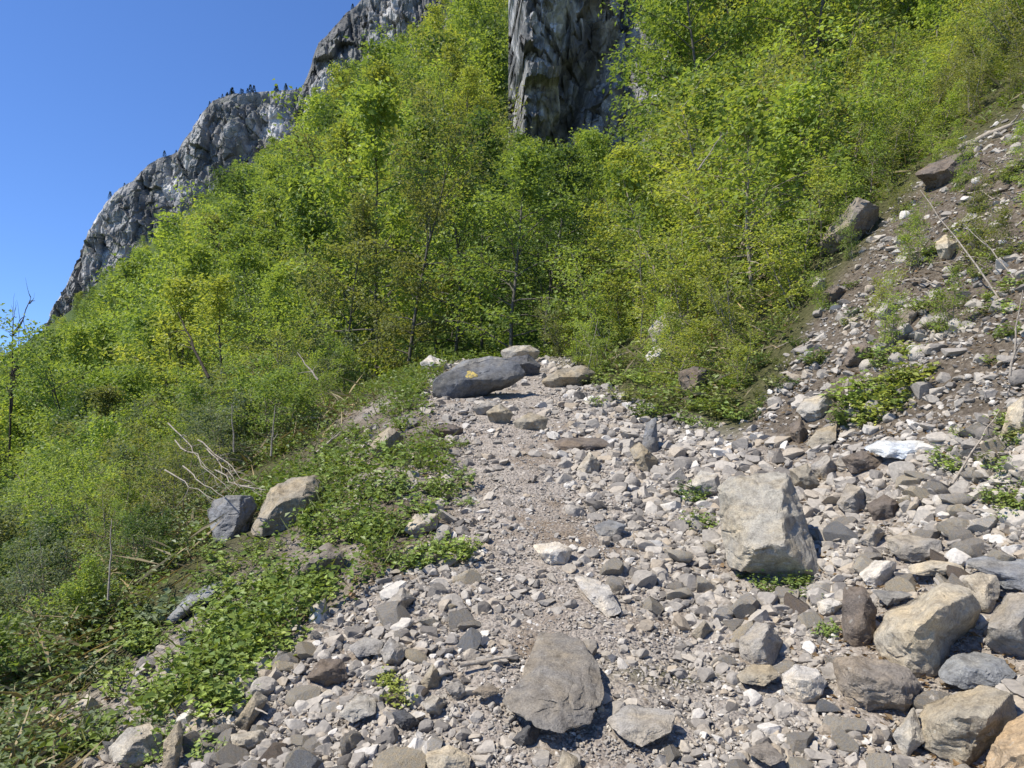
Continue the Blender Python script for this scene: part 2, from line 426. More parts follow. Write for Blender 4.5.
def hero(outline, color, style, label, depth=.8, name='rock', cat='rock', sub=5, sink=.25, planes=9, far=None, rough=1.0):
    pts = np.array(outline, float)
    px0, px1, pyb, pyt = pts[:, 0].min(), pts[:, 0].max(), pts[:, 1].max(), pts[:, 1].min()
    low = pts[pts[:, 1] > pyb - .2 * (pyb - pyt)]
    gxp, gyp, gzp = ground_hit(low[:, 0].mean(), min(pyb, 820) - .06 * (pyb - pyt))
    if far: gyp = far
    seed = int(px0 * 131 + pyb * 7) % 99991
    r = np.random.default_rng(seed)
    wpx, hpx = px1 - px0, pyb - pyt
    lying = style in ('tablet', 'slab') and gyp < 6.5 and pyt > 400
    yc = gyp * (1 + sink * depth * .5 * (wpx + hpx) * .5 / F)
    cx, cz = (px0 + px1) / 2, (pyb + pyt) / 2
    if lying: yc = ground_hit(cx, min(cz, 780))[1] * (.955 if style == 'tablet' else .972)
    s = yc / F
    loc = ((cx - CX) * s, yc, EYE + (CY - cz) * s)
    rel = np.array(loc) - [0, 0, EYE]; dist = np.linalg.norm(rel); ed = rel / dist
    ex = unit(np.cross(ed, [0, 0, 1.])); ez = np.cross(ex, ed)
    rays = np.stack([(pts[:, 0] - CX) / F, np.ones(len(pts)), (CY - pts[:, 1]) / F], -1)
    on = rays * (dist / (rays @ ed))[:, None] - rel
    pl = np.stack([on @ ex, on @ ez], -1)
    pl[:, 1] = np.where(pl[:, 1] < 0, pl[:, 1] * (1.0 if lying else 1.10 if gyp < 5 else 1.25), pl[:, 1])
    V, T = ICO[sub]
    u, v, w_ = V[:, 0], V[:, 1], V[:, 2]
    rho = np.hypot(u, w_); th = np.arctan2(w_, u)
    rad = poly_radius(pl, th); ths = th
    rad = .5 * rad + .25 * (poly_radius(pl, ths + .06) + poly_radius(pl, ths - .06))
    rmean = .5 * (wpx * hpx) ** .5 * s
    dep = depth * rmean * (.5 if style == 'tablet' else .75 if style == 'slab' else 1.1)
    N3 = np.stack([rho ** .75 * np.cos(th), np.sign(v) * np.abs(v) ** .8, rho ** .75 * np.sin(th)], -1)
    cuts = list(STYLE[style])
    for k in range(planes):
        a = r.uniform(0, 2 * math.pi); c_ = r.uniform(.4, .9)
        cuts.append(((math.cos(a) * math.sqrt(1 - c_ * c_), -c_, math.sin(a) * math.sqrt(1 - c_ * c_)), r.uniform(.62, .84)))
    for nrm, d_ in cuts:
        nrm = unit(np.array(nrm, float)); over = np.maximum(N3 @ nrm - d_, 0)
        N3[:, 1] = np.minimum(N3[:, 1] + over / max(-nrm[1], .3), np.maximum(N3[:, 1], .8))
    rho2 = np.hypot(N3[:, 0], N3[:, 2])
    P = np.stack([rho2 * np.cos(th) * rad, N3[:, 1] * dep, rho2 * np.sin(th) * rad], -1)
    # noise relief
    fsc = 1 / rmean
    dirn = unit(P / np.array([1, 1, 1]))
    nz = .045 * fbm(P[:, 0] * fsc * 1.4 + seed, P[:, 1] * fsc * 1.4, P[:, 2] * fsc * 1.4, 3, seed % 50) \
       + .05 * (ridged(P[:, 0] * fsc * 2.4, P[:, 1] * fsc * 2.4 + seed, P[:, 2] * fsc * 3.2, 3, seed % 40) - .3) \
       + .035 * np.minimum(np.abs(fbm(P[:, 0] * fsc * 1.7 + 5, P[:, 1] * fsc * 1.7, P[:, 2] * fsc * 2.6 + seed, 2, 61)) * 9, 1) \
       + .022 * fbm(P[:, 0] * fsc * 9, P[:, 1] * fsc * 9, P[:, 2] * fsc * 9 + seed, 3, 3)
    P = P + dirn * ((nz - .03) * rmean * rough)[:, None]
    if gyp < 6.5:
        yt, yb_ = ground_hit(cx, pyt)[1], ground_hit(cx, min(pyb, 800))[1]
        kk = min(max((yt - yb_) / max(np.ptp(pl[:, 1]), .02), 0), 2.2)
        P[:, 1] += dict(tablet=.8, slab=.6, face=.12, upright=.05).get(style, .22) * kk * P[:, 2]
    P = P[:, :1] * ex + P[:, 1:2] * ed + P[:, 2:] * ez
    c = np.array(COLR[color]) * r.uniform(.92, 1.08)
    o = link(name, mesh_np(name, P, T, None, 'sharp'), M['rock'], None, tuple(c), loc)
    tag(o, label, cat)
    HERO_FOOT.append((loc[0], yc, max(wpx, 6) * .5 * s, dep))
    return o
HERO_FOOT = []

H = [
 ([(717,487),(733,477),(775,471),(789,473),(797,497),(806,520),(815,545),(822,570),(812,577),(775,572),(728,563),(721,535)],'beige','face','large pale grey block with a chipped face, standing right of the path above dark shade',1.0,'boulder'),
 ([(872,635),(884,612),(917,595),(947,580),(967,587),(984,608),(978,625),(955,648),(930,674),(914,672),(884,655)],'tan','wedge','big yellowish boulder with a shaded side in the pile right of the path',1.1,'boulder'),
 ([(831,659),(845,655),(884,658),(910,670),(921,685),(907,712),(884,711),(851,703),(838,686)],'brown','block','brown boulder with a tan top, in front of the big yellowish boulder',1.0,'boulder'),
 ([(844,587),(864,585),(877,609),(872,639),(857,647),(844,637),(841,615)],'dkbrown','upright','upright brown rock wedged against the left side of the yellowish boulder',.9,'rock'),
 ([(917,715),(924,704),(984,684),(1014,692),(1018,715),(1004,739),(984,755),(961,762),(924,745)],'khaki','block','broad brown boulder with a small plant at its foot, nearest in the rock pile',1.0,'boulder'),
 ([(978,790),(988,755),(1007,722),(1030,708),(1060,715),(1060,810),(985,815)],'orange','block','orange-stained boulder cut by the lower corner of the view',1.0,'boulder'),
 ([(937,672),(951,655),(977,650),(1004,659),(1017,675),(997,686),(964,688),(944,681)],'blue','slab','smooth bluish oval rock between the yellowish boulder and the broad brown boulder',1.0,'rock'),
 ([(961,561),(984,555),(1030,560),(1044,580),(1031,590),(1004,588),(985,574)],'slate','slab','dark flat slab at the edge of the view above the pile',1.0,'rock'),
 ([(962,579),(977,572),(997,575),(1001,592),(991,613),(974,606)],'pale','upright','squarish pale rock behind the yellowish boulder',.8,'rock'),
 ([(984,642),(992,612),(1007,592),(1030,594),(1050,620),(1040,659),(1004,655)],'grey','wedge','angular grey rock on the outer side of the yellowish boulder',1.0,'rock'),
 ([(739,639),(756,620),(771,624),(784,642),(774,662),(754,664),(740,655)],'grey','wedge','rounded pale grey rock standing alone left of the brown boulder',1.0,'rock'),
 ([(736,675),(751,664),(771,665),(781,675),(764,686),(742,683)],'khaki','slab','flat oval olive stone just below the rounded pale grey rock',1.0,'rock'),
 ([(781,674),(794,664),(817,669),(827,682),(816,702),(797,702),(784,690)],'white','block','whitish blocky rock left of the brown boulder',.9,'rock'),
 ([(884,537),(900,534),(941,540),(944,558),(911,565),(892,552)],'grey','block','grey block with a dark left end, above the thin tan slab',.9,'rock'),
 ([(907,566),(931,560),(962,562),(964,571),(931,576),(912,574)],'tan','slab','thin tan slab bridging a dark gap in the rock pile',1.0,'rock'),
 ([(504,699),(522,676),(537,629),(560,628),(582,636),(599,662),(603,694),(589,719),(560,727),(535,720),(509,709)],'greybrown','tablet','large flat grey-brown slab lying in the path in the foreground',1.0,'boulder'),
 ([(572,575),(596,577),(609,585),(622,612),(606,617),(584,593)],'white','slab','slanting white rock tilted in the path beyond the foreground slab',.9,'rock'),
 ([(532,545),(556,541),(573,549),(566,566),(546,562)],'white','block','white block set in the middle of the path',.9,'rock'),
 ([(420,363),(430,355),(445,361),(451,368),(440,375),(424,373)],'white','block','white rock beside the left end of the painted dark slab',.9,'rock'),
 ([(500,351),(513,346),(530,345),(540,351),(537,358),(504,359)],'pale','block','pale rock at the crest of the path behind the dark slabs',.9,'rock',11.2),
 ([(506,358),(529,354),(541,365),(537,376),(526,377),(510,372)],'dark','block','small dark rock against the far end of the painted slab',.9,'rock'),
 ([(540,381),(556,370),(582,365),(597,373),(578,386),(555,389)],'khaki','slab','low tan slab half overgrown right of the painted dark slab',1.0,'rock'),
 ([(641,446),(646,423),(656,417),(659,448),(653,455),(643,453)],'slate','upright','upright blue-grey slate leaning at the right edge of the path',.4,'rock'),
 ([(552,446),(560,438),(602,438),(613,446),(589,450),(565,451)],'dkbrown','slab','low flat brown slab lying across the path',1.0,'rock'),
 ([(577,468),(589,451),(601,463),(598,473),(582,474)],'pale','wedge','pointed pale stone just below the flat brown slab',.9,'rock'),
 ([(629,448),(639,441),(659,460),(650,472),(638,466)],'khaki','wedge','tilted tan rock at the foot of the upright slate',.9,'rock'),
 ([(368,448),(378,434),(390,427),(404,436),(402,450),(380,457)],'khaki','wedge','grey rock with a sharp ridge among green herbs left of the path',1.0,'rock'),
 ([(207,512),(212,500),(230,495),(252,496),(257,508),(248,530),(232,544),(214,538)],'slate','upright','blue-grey rock with an angular face beside the dead stick pile',.9,'boulder'),
 ([(250,530),(262,505),(272,487),(292,476),(316,475),(328,487),(316,512),(290,530),(262,533)],'khaki','block','rounded tan rock touching the blue-grey rock by the dead sticks',1.0,'boulder'),
 ([(285,580),(300,559),(328,542),(345,552),(342,575),(320,587),(294,586)],'brown','block','smooth grey-brown rock half hidden in herbs at the rubble edge',1.0,'rock'),
 ([(165,620),(187,595),(220,577),(233,582),(203,607),(175,622)],'blue','slab','long bluish slab tilted down into the brambles',1.0,'rock'),
 ([(242,612),(260,599),(268,607),(250,613)],'white','block','small whitish stone above the leafy green patch',.9,'rock'),
 ([(306,678),(320,659),(343,659),(349,679),(327,687)],'dkbrown','block','dark stone with a hollow at the edge of the leafy green patch',1.0,'rock'),
 ([(234,722),(257,690),(268,699),(246,731)],'khaki','upright','narrow tan slab leaning out of the leafy green patch',.6,'rock'),
 ([(230,734),(264,729),(268,742),(247,753),(233,748)],'pale','block','pale block lying under the leaning narrow tan slab',.9,'rock'),
 ([(108,748),(127,729),(150,722),(162,736),(160,759),(134,768),(113,760)],'pale','block','large pale rock in the foreground herbs near the lower edge',1.0,'rock'),
 ([(164,742),(180,719),(184,732),(176,775),(162,775)],'khaki','upright','narrow mossy rock standing beside the pale rock in the herbs',.7,'rock'),
 ([(70,709),(87,694),(104,704),(92,717)],'tan','wedge','pinkish tan stone among low leaves at the shaded edge of the thicket',.9,'rock'),
 ([(862,448),(877,440),(924,441),(933,450),(911,459),(884,457)],'icy','slab','pale bluish white slab jutting out of the soil bank',1.0,'rock'),
 ([(796,410),(804,398),(827,393),(841,403),(837,416),(814,422)],'pale','wedge','rounded cream rock beside the leafy bush on the bank',1.0,'rock'),
 ([(789,424),(801,418),(809,433),(800,444),(791,437)],'dkbrown','wedge','small brown rock under the cream rock',1.0,'rock'),
 ([(806,444),(817,429),(837,423),(836,440),(815,450)],'khaki','slab','flat olive slab leaning below the cream rock',.9,'rock'),
 ([(811,465),(827,454),(840,469),(828,482),(815,478)],'grey','wedge','grey stone below the flat olive slab',.9,'rock'),
 ([(789,470),(807,463),(822,486),(806,490),(793,484)],'khaki','block','olive stone at the upper right corner of the pale grey block',.9,'rock'),
 ([(679,390),(680,372),(695,366),(707,369),(707,390),(690,401)],'dkbrown','upright','squarish brown rock sticking out of low greenery right of the path',.9,'rock'),
 ([(915,174),(931,163),(961,152),(974,167),(971,183),(937,193)],'dkbrown','block','dark brown boulder high on the slope under the saplings',1.0,'boulder'),
 ([(817,243),(834,220),(857,197),(879,207),(881,230),(851,252),(824,258)],'brown','wedge','brown-grey cracked outcrop on the slope among thin saplings',1.0,'boulder'),
 ([(934,242),(947,233),(961,248),(951,263),(940,258)],'tan','wedge','cream rock with a flat face, alone on the upper bare bank',.9,'rock'),
 ([(648,330),(665,312),(700,312),(708,330),(690,343),(655,345)],'grey','block','grey rock half hidden under bushes above the squarish brown rock',1.0,'rock'),
 ([(645,356),(655,345),(672,352),(671,368),(652,369)],'white','wedge','whitish rock in the shade below the half hidden grey rock',1.0,'rock'),
 ([(512,739),(529,721),(542,726),(538,744),(522,746)],'dark','wedge','small dark blue-grey stone at the near corner of the foreground slab',.9,'rock'),
 ([(604,720),(629,704),(676,712),(672,732),(642,746),(618,734)],'grey','slab','flat pale grey slab sunk in gravel right of the foreground slab',.8,'rock'),
 ([(385,603),(402,587),(417,598),(400,614)],'grey','wedge','grey stone leaning at the foot of the left herbs',.9,'rock'),
 ([(347,647),(365,636),(384,641),(380,654),(358,657)],'grey','slab','flat grey stone left of the round light stone',.9,'rock'),
 ([(380,652),(390,637),(408,648),(400,665),(385,662)],'grey','round','round light grey stone in the left rubble',.9,'rock'),
 ([(338,714),(359,692),(376,698),(376,713),(352,723)],'pale','slab','flat pale stone left of the small bright green plant',.9,'rock'),
 ([(422,703),(432,694),(449,702),(439,715),(427,712)],'pale','wedge','light stone right of the small bright green plant',.9,'rock'),
 ([(392,712),(405,709),(420,722),(409,731),(396,724)],'dark','block','dark grey stone right below the small bright green plant',.9,'rock'),
 ([(419,684),(432,663),(442,676),(440,686),(427,689)],'khaki','wedge','tan wedge shaped stone above the light stone in the left rubble',.9,'rock'),
 ([(445,687),(459,680),(470,692),(456,701)],'grey','round','rounded grey stone left of the foreground slab',.9,'rock'),
 ([(471,692),(489,682),(502,692),(486,698)],'brown','slab','flat brownish stone touching the left corner of the foreground slab',.9,'rock'),
 ([(425,753),(449,745),(471,756),(467,775),(430,775)],'tan','block','tan stone at the lower edge of the left rubble',.9,'rock'),
 ([(555,772),(562,749),(577,757),(590,785),(560,790)],'khaki','wedge','tapered tan stone below the foreground slab at the lower edge',.9,'rock'),
 ([(404,530),(415,514),(440,513),(437,528),(416,538)],'pale','block','pale lichen covered rock among herbs at the left path edge',.9,'rock'),
 ([(594,526),(609,519),(627,525),(620,536),(600,537)],'slate','slab','blue-grey stone in the rubble beyond the white block',.9,'rock'),
 ([(744,750),(767,740),(786,759),(770,766)],'brown','slab','flat brownish grey stone in the gravel by the lower edge',.9,'rock'),
 ([(859,574),(874,559),(897,562),(894,580),(872,590)],'white','wedge','whitish angular rock above the upright brown rock',.9,'rock'),
 ([(859,541),(871,522),(886,532),(874,548)],'grey','wedge','grey angular stone left of the block with the dark end',.9,'rock'),
 ([(871,590),(901,591),(915,595),(887,606)],'slate','slab','dark flat stone resting above the yellowish boulder',.9,'rock'),
 ([(817,602),(831,597),(845,604),(830,616),(819,612)],'white','block','small white stone left of the upright brown rock',.9,'rock'),
 ([(691,634),(704,619),(713,630),(700,640)],'khaki','wedge','small tan stone alone between the path and the rounded grey rock',.9,'rock'),
 ([(892,735),(914,705),(925,740),(906,757)],'pale','upright','pale slab partly behind the broad brown boulder',.7,'rock'),
 ([(486,412),(500,403),(513,413),(508,424),(492,424)],'khaki','block','yellowish stone at the head of the path below the painted slab',.9,'rock'),
 ([(512,422),(530,412),(548,418),(545,430),(522,432)],'khaki','slab','grey-tan slab stepping up the head of the path',.9,'rock'),
 ([(446,372),(462,361),(490,356),(512,359),(496,368),(466,374)],'slate','slab','flat grey slate slab resting behind the painted dark slab',.8,'rock',9.6),
 ([(430,430),(447,423),(464,428),(460,436),(440,438)],'dkbrown','slab','low dark stone at the left edge of the upper path',.9,'rock'),
 ([(472,408),(488,399),(502,404),(497,415),(480,416)],'grey','block','grey stone right under the front of the painted slab',.9,'rock'),
 ([(688,487),(700,470),(718,474),(722,490),(705,497)],'pale','block','pale rock in the rubble left of the top of the pale grey block',.9,'rock'),
 ([(840,458),(862,450),(884,460),(878,472),(852,472)],'dkbrown','block','brown rock under the left end of the pale bluish slab',.9,'rock'),
 ([(866,505),(884,494),(902,503),(895,518),(874,520)],'dkbrown','block','dark brown rock in the rubble below the pale bluish slab',.9,'rock'),
 ([(874,313),(884,302),(893,306),(891,318),(880,319)],'pale','wedge','cream stone with a pointed top high on the broken bank',.9,'rock'),
 ([(911,329),(925,315),(948,310),(954,316),(930,331)],'grey','slab','long low grey stone lying on the broken bank',.9,'rock'),
 ([(844,362),(850,345),(866,342),(873,356),(860,367)],'dkbrown','block','brown stone just above the leafy bush on the bank',.9,'rock'),
 ([(824,292),(834,284),(846,290),(843,303),(828,303)],'dkbrown','wedge','dark stone below the brown-grey cracked outcrop',.9,'rock'),
 ([(896,327),(905,308),(917,312),(915,328)],'brown','upright','upright brown stone left of the long low grey stone',.9,'rock'),
 ([(811,287),(816,277),(826,278),(825,290)],'pale','wedge','small cream stone at the upper tip of the bare soil',.9,'rock'),
 ([(1001,433),(1008,408),(1024,395),(1036,420),(1026,442)],'tan','upright','pinkish upright rock at the outer edge of the soil bank',.9,'rock'),
 ([(836,503),(847,482),(862,488),(868,508),(850,515)],'grey','wedge','grey angular rock right of the pale grey block',.9,'rock'),
]
for h_ in H:
    sub = 6 if h_[5] == 'boulder' else 5
    hero(h_[0], h_[1], h_[2], h_[3], h_[4], h_[5], h_[5], sub, far=h_[6] if len(h_) > 6 else None)

# the dark slab with the yellow trail mark
ds = hero([(431,385),(436,376),(452,370),(475,362),(495,358),(516,362),(528,374),(509,386),(469,396),(440,401),(433,394)],'dark','slab',
          'long dark slab with a yellow trail mark lying at the head of the path',.9,'boulder','boulder',6,planes=8)
ds.color = (.125, .13, .138, 1)
def paint_patch(o, pxc, pyc, rx, rz, name, mat):
    """a thin skin of paint lying on the rock's own surface"""
    dg = bpy.context.evaluated_depsgraph_get(); dg.update()
    org = Vector((0, 0, EYE)) - o.location; P = []; n = 14
    me = o.data
    from mathutils.bvhtree import BVHTree
    bv = BVHTree.FromPolygons([v.co[:] for v in me.vertices], [p.vertices[:] for p in me.polygons])
    V, Q = [], []
    rr = np.random.default_rng(3)
    rings = [0.01, .35, .7, 1.0]
    for q, f_ in enumerate(rings):
        for k in range(n):
            a = k / n * 2 * math.pi; wob = 1 + (.22 * math.sin(3 * a + 1) + .12 * math.sin(5 * a)) * (q / 3)
            d = Vector(((pxc + rx * f_ * wob * math.cos(a) - CX) / F, 1, (CY - pyc - rz * f_ * wob * math.sin(a)) / F)).normalized()
            hit = bv.ray_cast(org, d)
            if hit[0] is None: return None
            V.append(hit[0] + hit[1] * .004)
    for q in range(3):
        for k in range(n): Q.append((q * n + k, q * n + (k + 1) % n, (q + 1) * n + (k + 1) % n, (q + 1) * n + k))
    return link(name, mesh_np(name, np.array([v[:] for v in V]), None, np.array(Q), True), mat, o)
pm, pnt = new_mat('faded yellow paint')
pc = coords(pnt); finish(pnt, ramp(pnt, noise(pnt, 60, 4, .6, pc), [(.40, (.14, .135, .12)), (.47, (.40, .30, .08)), (.6, (.50, .38, .09)), (.7, (.52, .45, .25))]), .7)
paint_patch(ds, 471, 375, 5.6, 3.6, 'trail_mark', pm)

# ------------------------------------------------------------------ loose stones
def stone_proto(seed, sub, flat=None):
    r = np.random.default_rng(seed); V, T = ICO[sub]
    P = shape_planes(V.copy(), r, 10, .38, .72)
    P = P * np.array([1, r.uniform(.62, .95), flat or r.uniform(.38, .8)])
    if sub >= 3: P = P / np.abs(P[:, 0]).max(); P = P + unit(P) * (.035 * fbm(P[:, 0] * 3 + seed, P[:, 1] * 3, P[:, 2] * 3, 3, seed % 30))[:, None]
    return P, T
N_ST = 41000
sx_, sy_ = [], []
while sum(map(len, sx_)) < N_ST:
    y = 1.9 * (12.6 / 1.9) ** rng.random(60000); x = rng.uniform(-.88, 1.05, 60000) * y
    rm, sm = rubble_mask(x, y), scree_mask(x, y)
    xr = x - path_x(y)
    pxx = CX + F * x / y
    d = np.maximum(rm * 1.0, sm * (.36 + .42 * (fbm(x * 1.3, y * 1.3, 0, 2, 77) > -.02)))
    d = np.maximum(d, .42 * (x < path_x(y)) * np.clip((x - interp(y, LEFT) + 1.1) / .8, 0, 1) * (fbm(x * 1.8, y * 1.8, 0, 2, 78) > .02))
    d = np.maximum(d, .10 * np.clip((x + 2.6) / .8, 0, 1) * (y < 4))
    d = d * (1 - .38 * np.exp(-((xr + .12) / .34) ** 4))
    keep = rng.random(60000) < d * np.clip(.25 + .75 * (y / 4), 0, 1.0) * 1.0
    sx_.append(x[keep]); sy_.append(y[keep])
sx_ = np.concatenate(sx_)[:N_ST]; sy_ = np.concatenate(sy_)[:N_ST]
xr = sx_ - path_x(sy_)
u_ = rng.random(N_ST)
size = .011 * (1 - u_ * .992) ** (-.44)                   # many small, few large
fine_path = np.exp(-((xr + .12 + .1 * np.sin(sy_ * 1.3)) / .36) ** 4)
size = size * np.where(rng.random(N_ST) < fine_path, .6, 1.0) * (1 + .3 * (xr > .5) + .08 * (xr < -.6))
pxs = CX + F * sx_ / sy_; pys = CY - F * (height(sx_, sy_) - EYE) / sy_
front_fine = np.clip((pxs - 600) / 60, 0, 1) * np.clip((930 - pxs) / 60, 0, 1) * np.clip((pys - 600) / 40, 0, 1)
bank = scree_mask(sx_, sy_) * np.clip((455 - pys) / 40, 0, 1)
size = size * (1 - .32 * front_fine) * (1 - .12 * bank)
size = np.minimum(size * np.clip(.72 + .08 * sy_, .78, 1.4), .08)
ok0 = rng.random(N_ST) > .12 * bank; sx_, sy_, size = sx_[ok0], sy_[ok0], size[ok0]
# keep stones off the big rocks
ok = np.ones(len(sx_), bool)
for (hx, hy, hw, hd) in HERO_FOOT:
    ok &= ((sx_ - hx) / (hw * .85 + size * .5)) ** 2 + ((sy_ - hy) / (hd * .8 + size * .5)) ** 2 > 1
sx_, sy_, size = sx_[ok], sy_[ok], size[ok]
sz_ = height(sx_, sy_)
app = size / sy_
order = np.argsort(-app * (np.abs(sx_ / sy_) < .7)); NI = 215
ind, rest = order[:NI], order[NI:]
protos = [stone_proto(100 + k, 4) for k in range(26)]
pmesh = [mesh_np('stone', P, T, None, 'sharp') for P, T in protos]
for m_ in pmesh: m_.materials.append(M['rock'])
def zone_of(x, y):
    xr = x - path_x(y)
    if y > 6.2 and xr < 1.3: return 'on the upper path toward the dark slab'
    if xr > 1.9 and y > 3.3: return 'on the bare soil bank right of the path'
    if xr > .75: return 'in the rubble by the boulder pile right of the path'
    if xr < -.75: return 'in the loose rubble left of the foreground slab'
    return 'in the trodden gravel of the path'
SC = [('grey', .42), ('pale', .25), ('tan', .12), ('dkbrown', .07), ('slate', .06), ('white', .08)]
word = dict(grey='grey', pale='pale beige', tan='tan', dkbrown='dark brown', slate='blue-grey', white='whitish')
for k in ind:
    cn = rng.choice([c for c, _ in SC], p=[p for _, p in SC])
    o = bpy.data.objects.new('stone', pmesh[rng.integers(len(pmesh))]); COL.objects.link(o)
    s_ = size[k]
    o.scale = (s_, s_, s_); o.rotation_euler = (rng.normal(0, .3), rng.normal(0, .3), rng.uniform(0, 6.28))
    o.location = (sx_[k], sy_[k], sz_[k] + s_ * .13)
    f = rng.uniform(.85, 1.15); o.color = (*[v * f for v in COLR[cn]], 1)
    zn = zone_of(sx_[k], sy_[k])
    tag(o, f'loose {word[cn]} stone {zn}', 'stone', f'{word[cn]} stones lying {zn}')

def scatter_mesh(name, idx, x, y, z, s, sub, nproto, squash=.14, tint=None):
    PR = [stone_proto(500 + k, sub) for k in range(nproto)]
    T = PR[0][1]; nv = len(PR[0][0]); n = len(idx)
    PP = np.stack([p for p, _ in PR])[rng.integers(nproto, size=n)]
    a = rng.uniform(0, 6.283, n); tx, ty = rng.normal(0, .32, n), rng.normal(0, .32, n)
    def rot(ax, ang):
        c, s_ = np.cos(ang), np.sin(ang); R = np.zeros((n, 3, 3)); i, j, k = [(0, 1, 2), (1, 2, 0), (2, 0, 1)][ax]
        R[:, i, i] = 1; R[:, j, j] = c; R[:, k, k] = c; R[:, j, k] = -s_; R[:, k, j] = s_; return R
    R = rot(0, tx) @ rot(1, ty) @ rot(2, a)
    V = np.einsum('nij,nvj->nvi', R, PP) * s[idx][:, None, None]
    V = V + np.stack([x[idx], y[idx], z[idx] + s[idx] * squash], -1)[:, None]
    TT = (T[None] + (np.arange(n) * nv)[:, None, None]).reshape(-1, 3)
    t = rng.random(n) if tint is None else tint
    return mesh_np(name, V.reshape(-1, 3), TT, None, False, np.repeat(t, len(T)))
big = rest[app[rest] > .0045]; small = rest[app[rest] <= .0045]
for nm, idx, sub in (('rubble', big, 3), ('gravel', small, 2)):
    o = link(nm, scatter_mesh(nm, idx, sx_, sy_, sz_, size, sub, 24), M['gravel']); tag(o, kind='stuff')
# grit: the finest chips between the stones
ng = 26000
y = 1.9 * (8.0 / 1.9) ** rng.random(ng * 3); x = rng.uniform(-.78, .78, ng * 3) * y
kp = rng.random(ng * 3) < np.maximum(rubble_mask(x, y), .5 * scree_mask(x, y)); x, y = x[kp][:ng], y[kp][:ng]
o = link('grit', scatter_mesh('grit', np.arange(len(x)), x, y, height(x, y), rng.uniform(.004, .011, len(x)), 1, 12), M['gravel']); tag(o, kind='stuff')

# ------------------------------------------------------------------ cliffs
def facets(x, z, cell, seed, tilt, jump, stretch=1.6):
    r = np.random.default_rng(seed)
    x0, x1, z0, z1 = x.min() - cell, x.max() + cell, z.min() - cell, z.max() + cell
    n = max(8, int((x1 - x0) * (z1 - z0) / (cell * cell * stretch)))
    cx_, cz_ = r.uniform(x0, x1, n), r.uniform(z0, z1, n)
    gx_, gz_, of = r.normal(0, tilt, n), r.normal(0, tilt * .8, n), r.normal(0, jump, n)
    best = np.full(x.shape, 1e18); out = np.zeros(x.shape)
    for k in range(n):
        dx, dz = x - cx_[k], z - cz_[k]
        dd = (dx + .25 * dz) ** 2 + ((dz - .3 * dx) / stretch) ** 2
        w_ = dd < best
        best = np.where(w_, dd, best); out = np.where(w_, of[k] + gx_[k] * dx + gz_[k] * dz, out)
    return out

def cliff_mesh(name, prof, depth, lean, hgt, nu, nv, amp, fs, seed, extra=None, back=60, fw=.42):
    """prof: px,py silhouette of the rim as seen from the path; depth(px) metres away -> a leaning wall with a top that runs back"""
    prof = np.array(prof, float)
    pu = np.linspace(prof[0, 0], prof[-1, 0], nu)
    pt = np.interp(pu, prof[:, 0], prof[:, 1])
    d = depth(pu)
    x0 = (pu - CX) / F * d; zt = EYE + (CY - pt) / F * d
    rim = amp * .5 * fbm(x0 * fs * 2, 0 * x0, 0, 5, seed + 5, .6); zt = zt + rim * .6
    v = np.linspace(0, 1, nv)[:, None]
    Xw = np.repeat(x0[None], nv, 0); Zw = zt[None] - v * hgt
    Yw = d[None] + rim[None] - v * hgt * lean
    lowf = fbm(Xw * fs * .5, 0, Zw * fs * .5, 4, seed + 2)
    q = (Zw + .45 * Xw) * fs * 1.1 + 2.2 * lowf; saw = q - np.floor(q)
    q2 = (Zw - .2 * Xw) * fs * 3.7 + 1.6 * fbm(Xw * fs, 0, Zw * fs, 3, seed + 4); saw2 = q2 - np.floor(q2)
    crk = 1 - np.clip(np.abs(fbm(Xw * fs * 1.9 + .3 * Zw * fs, 0, Zw * fs * .45, 4, seed + 7)) * 6, 0, 1)
    crk2 = 1 - np.clip(np.abs(fbm(Xw * fs * 5 - Zw * fs, 0, Zw * fs * 1.3, 3, seed + 8)) * 5, 0, 1)
    wx = Xw + 1.2 / fs * .03 * fbm(Xw * fs * 3, 0, Zw * fs * 3, 3, seed + 31); wz = Zw + 1.2 / fs * .03 * fbm(Xw * fs * 3, 9, Zw * fs * 3, 3, seed + 32)
    fc = facets(wx, wz, .42 / fs, seed + 40, .55, .10 / fs) + facets(wx, wz, .16 / fs, seed + 41, .5, .035 / fs)
    rel = amp * (.55 * lowf + .3 * saw ** 1.5 + .12 * saw2 - .4 * crk - .15 * crk2 + .14 * fbm(Xw * fs * 5, 0, Zw * fs * 5, 4, seed + 9, .55)) + fw * fc
    if extra is not None: Yw = Yw + extra(pu[None] + 0 * Zw, CY - (Zw - EYE) / d[None] * F)
    Yw = Yw - rel * np.clip(v * 12, .15, 1)
    bt = np.linspace(.02, 1, 8)[::-1][:, None]
    Xb, Yb, Zb = np.repeat(x0[None], 8, 0), d[None] + rim[None] + bt * back, zt[None] - bt * back * .15 + .3 * amp * fbm(np.repeat(x0[None], 8, 0) * fs, bt * 5, 0, 3, seed)
    Xa, Ya, Za = np.concatenate([Xb, Xw]), np.concatenate([Yb, Yw]), np.concatenate([Zb, Zw])
    n = Xa.shape[0]
    i = np.arange(n - 1)[:, None] * nu; j = np.arange(nu - 1)[None]
    Q = np.stack([i + j, i + nu + j, i + nu + j + 1, i + j + 1], -1).reshape(-1, 4)
    return mesh_np(name, np.stack([Xa, Ya, Za], -1).reshape(-1, 3), None, Q, 'sharp'), (x0, d + rim, zt)

